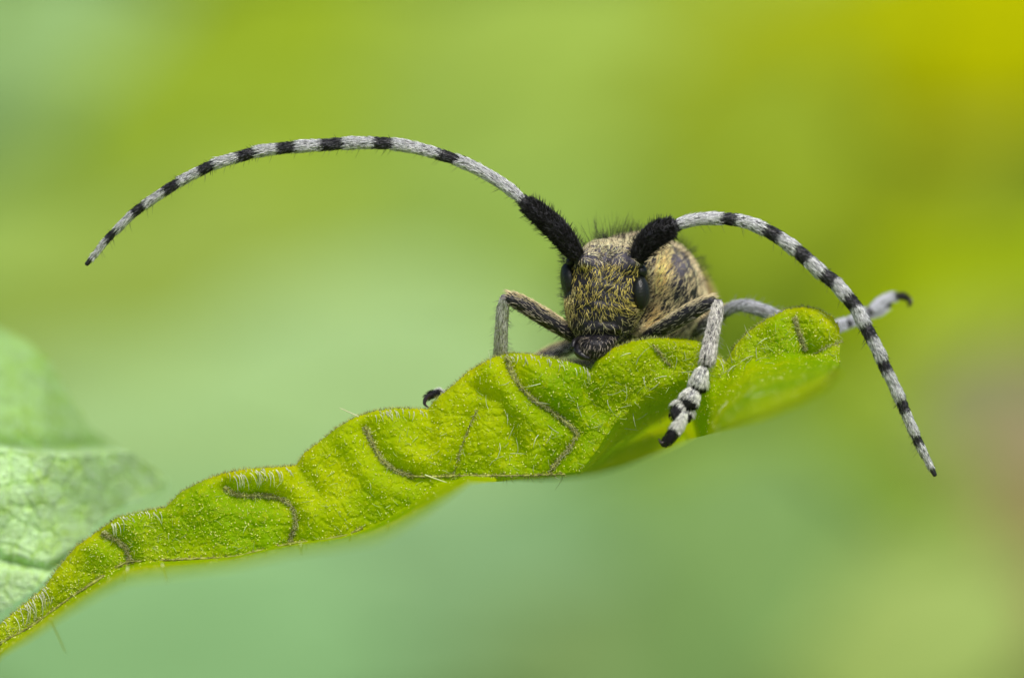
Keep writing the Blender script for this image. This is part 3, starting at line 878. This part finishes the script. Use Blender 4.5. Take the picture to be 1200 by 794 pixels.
# --- face hair
p, n_ = tri_sample(HV, HF, 19000)
n_ = np.where(((p - HV.mean(0)) * n_).sum(1, keepdims=True) < 0, -n_, n_)
x_, y_ = px_of(p)
cxm = 709 - (y_ - 340) * .08
rel = (x_ - cxm) / 48
a = -math.pi / 2 + rel * 1.0 + 1.5 * vnoise(p, 16, 71) * np.exp(-((y_ - 335) / 34) ** 2) + .22 * rng.standard_normal(len(p))
top_ = smooth01((308 - y_) / 18)
a = a * (1 - top_) + (math.pi / 2 * .9 - rel * .7 + .6 * rng.standard_normal(len(p))) * top_
d = np.stack([np.cos(a), -.1 + 0 * a, np.sin(a)], 1)
d = nrm(d - n_ * (d * n_).sum(1, keepdims=True))
col = np.where(y_[:, None] < 308, CREAM * .9, GOLD)
lowk = smooth01((y_ - 362) / 18)[:, None]
col = col * (1 - lowk) + np.array([.50, .46, .26]) * lowk
cheek = ((np.abs(rel) > .72) & (y_ > 335) & (y_ < 382))
col = np.where(cheek[:, None], PALEGOLD, col)
dens = np.full(len(p), .19)
dens = np.where(cheek, .42, dens); dens = np.where(y_ < 300, .30, dens); dens = dens * (1 - .62 * smooth01((y_ - 362) / 20))
cap_ = np.exp(-(((x_ - 716) / 22) ** 2 + ((y_ - 288) / 12) ** 2)); dens = np.maximum(dens, .75 * cap_)
bare = np.exp(-(((x_ - 689) / 9) ** 2 + ((y_ - 305) / 10) ** 2)) + np.exp(-(((x_ - 738) / 9) ** 2 + ((y_ - 307) / 10) ** 2))
dens = dens * (1 - .35 * np.clip(bare, 0, 1))
eye_block = (((x_ - 750) / 10) ** 2 + ((y_ - 344) / 19) ** 2 < 1) | (((x_ - 664) / 8) ** 2 + ((y_ - 328) / 19) ** 2 < 1)
keep = (rng.uniform(0, 1, len(p)) < dens) & ~eye_block
p, n_, d, col, y_ = p[keep], n_[keep], d[keep], col[keep], y_[keep]
HB.add(p - bo, d + n_ * .30, n_, rng.uniform(5.5, 10.5, len(p)) * U, .31 * U, col, bend=-.25, curl=.9, K=4, var=.5)
# dark erect hairs on the face
p, n_ = tri_sample(HV, HF, 900)
n_ = np.where(((p - HV.mean(0)) * n_).sum(1, keepdims=True) < 0, -n_, n_)
HB.add(p - bo, n_ + rng.standard_normal(p.shape) * .3, n_, rng.uniform(6, 12, len(p)) * U, .34 * U, DARKH, curl=.3)
# crown of long dark hairs
N_ = 110
th = rng.uniform(0, 1, N_)
px = 684 + 74 * th; py = 292 - 13 * np.sin(th * math.pi) + rng.uniform(-2, 3, N_)
p = np.stack([P(a_, b_, y2) for a_, b_, y2 in zip(px, py, rng.uniform(.10, .30, N_))])
dd = np.stack([(px - 716) / 48 * .8 + .14 * rng.standard_normal(N_), .1 * rng.standard_normal(N_), np.ones(N_)], 1)
HB.add(p - bo, dd, np.tile([[0, -1, 0]], (N_, 1)), rng.uniform(14, 36, N_) * U, .30 * U, DARKH * 2, bend=.05, curl=.2, K=4)
# cheek whiskers left
N_ = 110
py = rng.uniform(298, 350, N_); px = 663 + rng.uniform(-2, 4, N_)
p = np.stack([P(a_, b_, .06 + .05 * rng.uniform()) for a_, b_ in zip(px, py)])
HB.add(p - bo, np.stack([-np.ones(N_), -.1 + 0 * px, .25 * rng.standard_normal(N_) + .1], 1), np.tile([[0, -1, 0]], (N_, 1)), rng.uniform(6, 14, N_) * U, .32 * U, np.array([.10, .10, .08]), curl=.3, K=3)
# labrum hair
p, n_ = tri_sample(BV, BF, 480)
n_ = np.where(((p - BV.mean(0)) * n_).sum(1, keepdims=True) < 0, -n_, n_)
d = nrm(np.array([[-.15, -.2, -1]]) - n_ * (n_ @ np.array([-.15, -.2, -1]))[:, None])
HB.add(p - bo, d + n_ * .5, n_, rng.uniform(4, 9, len(p)) * U, .42 * U, np.where(rng.uniform(0, 1, (len(p), 1)) < .5, [[.34, .29, .24]], [[.04, .035, .03]]), curl=.3)
HB.build('face_hair', M_hair, beetle)

# --- thorax hair
HT_ = Hairs()
p, n_ = tri_sample(TV, TF, 26000)
n_ = np.where(((p - TV.mean(0)) * n_).sum(1, keepdims=True) < 0, -n_, n_)
x_, y_ = px_of(p)
d = np.stack([.75 + 0 * x_, .4 + 0 * x_, .55 + .5 * vnoise(p, 9, 73)], 1) + .22 * rng.standard_normal(p.shape)
d = nrm(d - n_ * (d * n_).sum(1, keepdims=True))
stripe = np.exp(-(((x_ - 774 + (y_ - 318) * .12) / 11.5) ** 2 + ((y_ - 324) / 27) ** 2))          # ochre side stripe
under = np.exp(-(((x_ - 762) / 20) ** 2 + ((y_ - 376) / 20) ** 2))
collar = np.exp(-((x_ - (762 - np.clip(y_ - 325, 0, 99) * .27)) / 4.0) ** 2) * (y_ > 315)
backst = np.exp(-((x_ - 722) / 20) ** 2) * (y_ < 300)
rimr = smooth01((y_ < 330) * (np.hypot((x_ - 750) / 77, (y_ - 346) / 73) - .90) / .09)
dens = np.clip(.17 + .95 * stripe + .55 * under + .9 * collar + .8 * backst + .4 * rimr, 0, 1)
grey = np.exp(-(((x_ - 797) / 15) ** 2 + ((y_ - 308) / 13) ** 2)); dens = dens * (1 - .6 * grey)
col = np.tile(np.array([.78, .67, .38]), (len(p), 1))
for k, cc in ((stripe, np.array([1.0, .70, .24])), (under, np.array([.85, .62, .26])), (collar, CREAM * .85), (backst, np.array([.97, .88, .52])), (rimr, np.array([.85, .68, .42]))):
    k = np.clip(k, 0, 1)[:, None]; col = col * (1 - k) + cc * k
keep = rng.uniform(0, 1, len(p)) < dens
HT_.add((p - bo)[keep], (d + n_ * .2)[keep], n_[keep], rng.uniform(7, 12, keep.sum()) * U, .45 * U, col[keep], bend=-.25, curl=.4, K=3, var=.45)
p, n_ = tri_sample(TV, TF, 1000)
n_ = np.where(((p - TV.mean(0)) * n_).sum(1, keepdims=True) < 0, -n_, n_)
x_, y_ = px_of(p); k = (y_ < 330)
HT_.add((p - bo)[k], (n_ + rng.standard_normal(p.shape) * .2)[k], n_[k], rng.uniform(10, 20, k.sum()) * U, .34 * U, DARKH, curl=.25)
HT_.build('thorax_hair', M_hair, beetle)

# --- wing cases
el = []
for sgn in (-1, 1):
    rings = [(754 + sgn * 32, 354, 34, 42, 76), (757 + sgn * 36, 356, 39, 47, 86), (759 + sgn * 37, 358, 40, 47, 120), (761 + sgn * 35, 360, 40, 46, 180), (765 + sgn * 26, 354, 31, 50, 235), (768 + sgn * 14, 362, 14, 22, 272), (769 + sgn * 10, 366, 4, 6, 280)]
    V, F, T = loft(rings, 36, 60, 'y', 2.2)
    V += nrm(V - V.mean(0)) * (.006 * vnoise(V, 45, 81 + sgn))[:, None]
    c = np.tile([.20, .12, .07], (len(V), 1)) * (1 + .5 * vnoise(V, 12, 82)[:, None])
    e = mesh_np('wing_case', V - bo, [F, T], M_cuticle, beetle, np.clip(c, 0, 1))
    he = Hairs()
    p, n_ = tri_sample(V, F, 5200)
    n_ = np.where(((p - V.mean(0)) * n_).sum(1, keepdims=True) < 0, -n_, n_)
    patch = smooth01((vnoise(p, 11, 83) + .3) / .5)[:, None]
    d = np.array([[0, 1, -.1]]) + .2 * rng.standard_normal(p.shape); d = nrm(d - n_ * (d * n_).sum(1, keepdims=True))
    he.add(p - bo, d + n_ * .25, n_, rng.uniform(6, 12, len(p)) * U, .6 * U, np.array([.95, .62, .36]) * patch + np.array([.80, .50, .28]) * (1 - patch), bend=-.2)
    he.build('wing_case_hair', M_hair, e)

# --- eyes
def part(name, V, F, mat, parent, col=None):
    return mesh_np(name, V - bo, F if isinstance(F, list) else [F], mat, parent, None if col is None else np.tile(col, (len(V), 1)))
V1, F1 = ellipsoid(P(751, 343, .005), np.array([10.5, 14, 20]) * U, rot=.05, yaw=-.3)
V2, F2 = ellipsoid(P(751, 318, .02), np.array([8, 10, 8.5]) * U, rot=.3)
part('eye', np.vstack([V1, V2]), np.vstack([F1, F2 + len(V1)]), M_eye, beetle)
V1, F1 = ellipsoid(P(665, 328, .055), np.array([7.5, 14, 20]) * U, rot=.12, yaw=.3)
V2, F2 = ellipsoid(P(669, 306, .05), np.array([6, 10, 8]) * U, rot=-.3)
part('eye', np.vstack([V1, V2]), np.vstack([F1, F2 + len(V1)]), M_eye, beetle)
# --- mandibles and palps
def bt(name, pts, mat, parent, nseg=14, sides=12, **k):
    path = [np.append(P(a_, b_, y2) - bo, r * U) for a_, b_, y2, r in pts]
    return tube(name, path, mat, parent, nseg, sides, **k)
bt('mandible', [(686, 400, .03, 5), (679, 405, .0, 6.5), (678, 411, -.03, 6), (683, 417, -.05, 4.5), (691, 420, -.06, 1.8)], M_jaw, beetle)
bt('mandible', [(708, 398, .05, 5), (711, 404, .03, 5), (708, 410, .02, 4.6), (702, 415, .0, 3.5), (696, 419, -.03, 1.6)], M_jaw, beetle)
bt('palp', [(680, 396, .0, 2.6), (673, 400, -.03, 3), (671, 407, -.05, 2.4)], M_jaw, beetle, 8, 8)

# --- antennae
WB = np.array([.30, .30, .32])
def antenna(scape, socket, chain, fringe_dir):
    ant = tube('antenna', [np.append(P(*socket[0][:3]) - bo, socket[0][3] * U), np.append(P(*socket[1][:3]) - bo, socket[1][3] * U), np.append(P(*socket[2][:3]) - bo, socket[2][3] * U)],
               M_cuticle, beetle, 10, 16, colf=lambda u: BLACK)[0]
    ha = Hairs()
    so_, info = bt('scape', scape, M_cuticle, ant, 26, 20, colf=lambda u: BLACK * 1.1)
    r_, nn, tt, u = tube_samples(info, 3600)
    ha.add(r_, nn * .55 + tt, nn, rng.uniform(4, 8, len(r_)) * U, .36 * U, np.where(rng.uniform(0, 1, (len(r_), 1)) < .12, [[.10, .10, .12]], [[.015, .014, .014]]), bend=.05, curl=.3)
    r_, nn, tt, u = tube_samples(info, 500)
    ha.add(r_, nn * 1.1 + tt * .6, nn, rng.uniform(7, 13, len(r_)) * U, .34 * U, DARKH, curl=.3)
    # pedicel
    for pts, frac in chain:
        # pts: centre-line (px,py,y,r); frac: share of the segment that is black at its base
        def colf(u, frac=frac):
            if frac[0] >= 1: return BLACK
            k = min(1, max(0, (u - frac[0] + .03) / .06)); e = 0 if frac[1] <= 0 else min(1, max(0, (u - (1 - frac[1])) / .06))
            c = BLACK * 1.6 * (1 - k) + WB * k
            return c * (1 - e) + BLACK * 1.6 * e
        so_, info = bt('antenna_segment', pts, M_cuticle, ant, 26, 16, colf=colf)
        Lp = np.linalg.norm(np.diff(info[0], axis=0), axis=1).sum() / U
        rad = info[1].mean() / U
        if frac[0] < 1:
            u0, u1 = frac[0], 1 - frac[1]
            N_ = int(Lp * (u1 - u0) * rad * 3.1)
            r_, nn, tt, u = tube_samples(info, N_, max(u0 - .06, 0), u1)
            k = u > u0 + rng.normal(-.01, .022, len(u)); r_, nn, tt, u = r_[k], nn[k], tt[k], u[k]
            r_ = r_ + nn * rng.uniform(0, 1, (len(r_), 1)) * .5 * U
            ha.add(r_, tt + nn * rng.uniform(.02, .16, (len(r_), 1)) + .10 * rng.standard_normal(r_.shape), nn, rng.uniform(5, 9.5, len(r_)) * U, .27 * U, WHITE, bend=-.06, curl=.12, K=2, var=.3)
            r_, nn, tt, u = tube_samples(info, int(N_ * .10), u0, u1)
            ha.add(r_, tt + nn * .25, nn, rng.uniform(4, 7, len(r_)) * U, .34 * U, DARKH, K=2)
        if frac[0] > 0:
            N_ = int(Lp * frac[0] * rad * 3.0)
            r_, nn, tt, u = tube_samples(info, N_, 0, frac[0] + .03)
            ha.add(r_, tt + nn * .35, nn, rng.uniform(3, 5.5, len(r_)) * U, .30 * U, np.where(rng.uniform(0, 1, (len(r_), 1)) < .3, [[.13, .13, .15]], [[.02, .02, .022]]), K=2)  # silver highlights of the black bands painted in as scattered grey hairs
        # joint bristles and underside fringe
        r_, nn, tt, u = tube_samples(info, 10, 0, .2)
        ha.add(r_, nn + tt * .5, nn, rng.uniform(5, 9, len(r_)) * U, .30 * U, DARKH, K=2)
        r_, nn, tt, u = tube_samples(info, int(Lp * .30), 0, 1)
        k = (nn @ np.array([0, 0, -1])) > .3
        ha.add(r_[k], nn[k] + tt[k] * .5, nn[k], rng.uniform(7, 15, k.sum()) * U, .26 * U, np.array([.08, .08, .07]), curl=.2)
    ha.build('antenna_hair', M_hair, ant)
    return ant

def seglist(cl, cuts, radii, ydepth):
    """cl: dense centre-line, cuts: list of (start px-index params)"""
    c = catmull(np.array([(a_, b_, 0) for a_, b_ in cl], float), 500)[:, :2]
    Ls = np.concatenate([[0], np.cumsum(np.linalg.norm(np.diff(c, axis=0), axis=1))]); tot = Ls[-1]
    def at(q):  # nearest arc position of a photo point
        return Ls[np.argmin(np.linalg.norm(c - np.array(q), axis=1))]
    out = []
    for (s0, s1, s2) in cuts:
        a0, a1, a2 = at(s0), at(s1), at(s2)
        pts = []
        for k in range(7):
            t = k / 6; a_ = a0 + (a2 - a0) * t
            px, py = np.interp(a_, Ls, c[:, 0]), np.interp(a_, Ls, c[:, 1])
            f = a_ / tot
            r = np.interp(f, [x[0] for x in radii], [x[1] for x in radii])
            r *= (.80 if k == 0 else 1.0) * (.97 if k < 5 else (1.08 if k == 5 else .98))
            pts.append((px, py, np.interp(f, [x[0] for x in ydepth], [x[1] for x in ydepth]), r))
        out.append((pts, ((a1 - a0) / (a2 - a0), 0)))
    return out

clL = [(614, 236), (600, 224), (585, 213), (570, 204), (553, 195), (537, 188), (515, 181), (490, 174), (463, 169), (438, 167.5), (405, 168), (377, 170), (347, 172), (327, 174), (300, 178),
       (279, 184), (252, 192), (235, 200), (212, 212), (193, 224), (171, 239), (156, 250), (137, 269), (125, 281), (110, 300), (101, 310)]
cutsL = [((614, 236), (612, 234), (537, 188)), ((538, 188.5), (514, 180), (463, 169)), ((463, 169), (439, 167.5), (405, 168)), ((405, 168), (377, 170), (347, 172)),
         ((347, 172), (327, 174), (300, 178)), ((300, 178), (279, 184), (252, 192)), ((252, 192), (235, 200), (212, 212)), ((212, 212), (193, 224), (171, 239)),
         ((171, 239), (156, 250), (137, 269)), ((137, 269), (125, 281), (101, 310))]
rL = [(0, 6.6), (.2, 6.4), (.4, 6.9), (.6, 6.2), (.8, 5.2), (.93, 4.0), (1, 2.6)]
yL = [(0, -.05), (.3, -.08), (.6, -.04), (1, .05)]
chL = seglist(clL, cutsL, rL, yL)
chL[-1] = (chL[-1][0], (chL[-1][1][0], .22))
chL.insert(0, ([(621, 241, -.05, 8.5), (616, 238, -.05, 7.5), (612, 234.5, -.05, 6.5)], (1, 0)))
antenna([(678, 301, .0, 7.5), (669, 290, -.01, 10.5), (656, 273, -.03, 12.0), (642, 259, -.04, 11.5), (628, 247, -.05, 10), (618, 240, -.05, 8)],
        [(688, 314, .03, 9), (682, 306, .01, 9), (677, 299, .0, 7)], chL, None)
clR = [(791, 264), (803, 260), (815, 257.5), (829, 256), (843, 256), (862, 257.5), (880, 262), (894, 268), (911, 277), (932, 292), (946, 304), (963, 320), (977, 330), (991, 346), (1002, 359), (1013, 380), (1021, 395),
       (1031, 415), (1037, 430), (1047, 450), (1055, 468), (1064, 490), (1072, 508), (1077, 520), (1087, 540), (1096, 557)]
cutsR = [((791, 264), (791.5, 264), (843, 256)), ((843, 256), (861, 257.5), (894, 268)), ((893, 267.5), (911, 277), (931, 291)), ((931, 291), (946, 304), (962, 319)), ((962, 319), (977, 330), (991, 346)),
         ((990, 345), (1002, 359), (1013, 380)), ((1012, 378), (1021, 395), (1033, 420)), ((1032, 418), (1039, 434), (1054, 466)), ((1053, 464), (1060, 481), (1072, 508)), ((1071, 507), (1077, 520), (1096, 557))]
rR = [(0, 7.0), (.15, 7.0), (.35, 8.0), (.5, 7.8), (.65, 6.8), (.8, 6.0), (.92, 4.8), (1, 2.6)]
yR = [(0, -.05), (.3, -.10), (.6, -.14), (1, -.12)]
chR = seglist(clR, cutsR, rR, yR)
chR[-1] = (chR[-1][0], (chR[-1][1][0], .2))
chR.insert(0, ([(785, 267, -.05, 9), (789, 265.5, -.05, 8), (793, 263.5, -.05, 7)], (1, 0)))
antenna([(747, 305, .0, 7.5), (752, 293, -.01, 10.5), (761, 281, -.03, 12.5), (770, 274, -.04, 12.8), (780, 268.5, -.05, 11), (787, 266, -.05, 8.5)],
        [(741, 318, .03, 9), (745, 310, .01, 9), (748, 302, .0, 7)], chR, None)

# --- legs
TIB = np.array([.13, .12, .13])
def leg(femur, tibia, tarsi, claw, hair_f=(.30, .27, .20), hair_t=(.50, .50, .50), big=True, tibcol=TIB):
    fe, info = bt('leg', femur, M_cuticle, beetle, 26, 18, colf=lambda u: BLACK * 1.5)
    hl = Hairs()
    r_, nn, tt, u = tube_samples(info, 2600)
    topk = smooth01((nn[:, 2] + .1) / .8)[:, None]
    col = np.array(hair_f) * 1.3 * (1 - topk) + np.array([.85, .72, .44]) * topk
    k = rng.uniform(0, 1, len(r_)) < (.15 + .55 * topk[:, 0] ** 2)
    sgn = 1
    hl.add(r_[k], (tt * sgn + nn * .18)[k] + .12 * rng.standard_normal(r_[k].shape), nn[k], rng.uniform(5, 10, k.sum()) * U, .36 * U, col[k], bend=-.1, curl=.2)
    r_, nn, tt, u = tube_samples(info, 160); k = nn[:, 2] < 0
    hl.add(r_[k], (nn + tt * .5)[k], nn[k], rng.uniform(5, 11, k.sum()) * U, .28 * U, DARKH * 2, curl=.3)
    ti, info = bt('tibia', tibia, M_cuticle, fe, 24, 16, colf=lambda u: tibcol * (.75 if u < .88 else .15))
    r_, nn, tt, u = tube_samples(info, 1500, 0, .93)
    hl.add(r_, tt + nn * .2 + .1 * rng.standard_normal(r_.shape), nn, rng.uniform(5, 10, len(r_)) * U, .34 * U, np.array(hair_t) * 1.35, bend=-.1, curl=.2, var=.4)
    r_, nn, tt, u = tube_samples(info, 150, 0, 1)
    hl.add(r_, nn + tt * .5, nn, rng.uniform(6, 12, len(r_)) * U, .28 * U, np.array([.3, .3, .28]), curl=.3)
    for seg, cfrac in tarsi:
        so_, info = bt('tarsus_segment', seg, M_cuticle, fe, 18, 16, colf=lambda u, c=cfrac: (np.array([.13, .13, .14]) if u < c else BLACK * 1.5), flat=.85)
        Lp = np.linalg.norm(np.diff(info[0], axis=0), axis=1).sum() / U; rad = info[1].mean() / U
        N_ = int(Lp * rad * 6)
        r_, nn, tt, u = tube_samples(info, N_, 0, cfrac)
        side_ = np.abs(nn[:, 1]) < .55
        k = side_ | (rng.uniform(0, 1, len(r_)) < .5); r_, nn, tt, side_ = r_[k], nn[k], tt[k], side_[k]
        hl.add(r_, tt + nn * (.25 + .25 * side_[:, None]) + .12 * rng.standard_normal(r_.shape), nn, rng.uniform(4, 7, len(r_)) * (1 + .35 * side_) * U, .34 * U, np.minimum(np.array(hair_t) * 1.6, .86), bend=-.1, curl=.2)
        r_, nn, tt, u = tube_samples(info, N_ // 4, cfrac, 1)
        hl.add(r_, tt + nn * .3, nn, rng.uniform(3, 6, len(r_)) * U, .4 * U, DARKH, curl=.2)
    for cl in claw:
        bt('claw', cl, M_claw, fe, 14, 8)
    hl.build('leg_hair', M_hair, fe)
    return fe
# left foreleg
leg([(684, 402, .14, 7), (668, 390, .08, 9), (645, 376, .03, 10.2), (622, 362, .0, 10), (604, 352, -.02, 8.6), (594, 348, -.02, 6.5)],
    [(593, 348, -.02, 6), (590, 358, .0, 6.6), (588, 378, .03, 6.9), (587, 400, .07, 7.2), (586, 428, .14, 7.8)],
    [([(586, 432, .15, 7), (585, 442, .17, 9), (584, 452, .2, 7)], .7), ([(584, 452, .2, 6), (583, 462, .22, 9), (582, 470, .25, 6)], .7)],
    [[(582, 470, .25, 3), (578, 478, .27, 2), (574, 480, .27, .8)]], hair_f=(.34, .30, .24), hair_t=(.64, .63, .62), tibcol=np.array([.26, .24, .25]))
# right foreleg, foot hanging in front of the leaf
leg([(752, 398, .16, 7), (768, 389, .06, 8.5), (788, 378, -.02, 10), (808, 366, -.07, 10), (826, 356, -.10, 8.8), (837, 352, -.11, 7)],
    [(840, 353, -.11, 6.4), (840, 365, -.13, 7), (836, 385, -.16, 7.8), (832, 405, -.18, 8.6), (829, 422, -.20, 8.8), (827, 429, -.20, 6)],
    [([(825, 431, -.20, 5.5), (822, 438, -.21, 8), (819, 448, -.21, 10.2), (818, 457, -.20, 7.5)], .72),
     ([(818, 455, -.20, 6), (813, 461, -.21, 9), (808, 469, -.22, 11), (806, 476, -.21, 7.5)], .68),
     ([(806, 474, -.20, 6), (796, 479, -.22, 9), (792, 488, -.23, 6.5), (795, 493, -.23, 2.5)], .45),
     ([(807, 474, -.20, 6), (806, 482, -.21, 7), (803, 490, -.22, 5), (801, 493, -.22, 2.5)], .5),
     ([(803, 483, -.25, 3), (799, 492, -.25, 5), (792, 503, -.25, 6), (784, 514, -.25, 6), (779, 519, -.25, 3.6)], .5)],
    [[(780, 517, -.25, 2.4), (775, 519, -.26, 1.9), (772, 514, -.26, .8)], [(781, 519, -.24, 2.4), (777, 522, -.23, 1.9), (774, 518, -.22, .8)]], hair_f=(.38, .35, .29), hair_t=(.56, .54, .50))
# right middle leg, stretched out behind the leaf
leg([(790, 400, .5, 7), (808, 390, .45, 9), (828, 378, .38, 9), (842, 368, .33, 8), (850, 364, .30, 6.5)],
    [(851, 366, .30, 6), (858, 360, .28, 6.5), (872, 358, .26, 7), (892, 363, .26, 7.4), (915, 372, .27, 7.2), (935, 380, .34, 6.4), (958, 384, .42, 5.5)],
    [([(960, 386, .42, 4.5), (975, 384, .48, 5.6), (992, 379, .54, 5.5)], .9), ([(992, 380, .54, 5), (1005, 373, .57, 5.6), (1016, 367, .6, 5.5)], .85), ([(1014, 368, .6, 5), (1028, 364, .62, 5), (1041, 356, .64, 3.5)], .8),
     ([(1022, 364, .6, 4), (1034, 353, .62, 3.9), (1047, 348, .64, 4), (1057, 347, .65, 3.8), (1063, 349, .65, 3)], .62)],
    [[(1060, 348, .65, 2.8), (1066, 350, .65, 2.4), (1068, 355, .64, 1.6), (1066, 360, .64, .7)], [(1059, 349, .68, 2.4), (1064, 352, .69, 2), (1065, 356, .69, 1.3), (1063, 359, .69, .6)]], hair_f=(.4, .4, .4), hair_t=(.42, .43, .47), tibcol=np.array([.30, .30, .33]))
# left middle leg, only its curled foot shows over the rim
leg([(716, 404, .5, 7), (690, 402, .5, 9), (650, 412, .5, 9), (615, 432, .5, 8), (600, 440, .5, 6)],
    [(599, 441, .5, 6), (590, 446, .48, 7), (574, 456, .42, 7), (558, 467, .36, 7), (546, 474, .32, 5)],
    [([(546, 474, .32, 5), (538, 474, .30, 8), (530, 472, .28, 5)], .8), ([(530, 472, .28, 5), (522, 468, .26, 6.5), (516, 463, .22, 4)], .6), ([(520, 464, .22, 3.4), (513, 461, .18, 4.2), (506, 462, .14, 4.4), (501, 465, .12, 3.6)], .25)],
    [[(502, 464, .12, 3.4), (498, 469, .08, 2.6), (498, 474, .05, 1.6), (502, 477, .04, .8)]], hair_f=(.62, .62, .60), hair_t=(.6, .6, .62))
# hind legs, on the leaf behind the insect
leg([(788, 412, 1.0, 7), (802, 410, 1.1, 8.5), (816, 411, 1.25, 8), (824, 414, 1.3, 6)], [(824, 415, 1.3, 6), (816, 424, 1.2, 7), (802, 433, 1.1, 7), (792, 440, 1.05, 6)],
    [([(792, 440, 1.05, 5), (786, 444, 1.0, 7), (780, 446, 1.0, 5)], .8), ([(780, 446, 1.0, 4), (772, 448, 1.0, 5), (766, 450, 1.0, 3)], .5)], [[(766, 450, 1, 3), (761, 453, 1, 2), (760, 457, 1, .8)]])
leg([(716, 418, 1.0, 7), (690, 424, 1.1, 8), (665, 428, 1.2, 8), (648, 434, 1.25, 6)], [(647, 435, 1.25, 6), (640, 446, 1.15, 7), (634, 462, 1.0, 7), (630, 476, .9, 6)],
    [([(628, 478, .9, 5), (622, 484, .85, 8), (616, 486, .8, 5)], .8), ([(616, 486, .8, 4), (606, 488, .8, 5), (598, 490, .8, 3)], .5)], [[(598, 490, .8, 3), (593, 493, .8, 2), (592, 497, .8, .8)]])
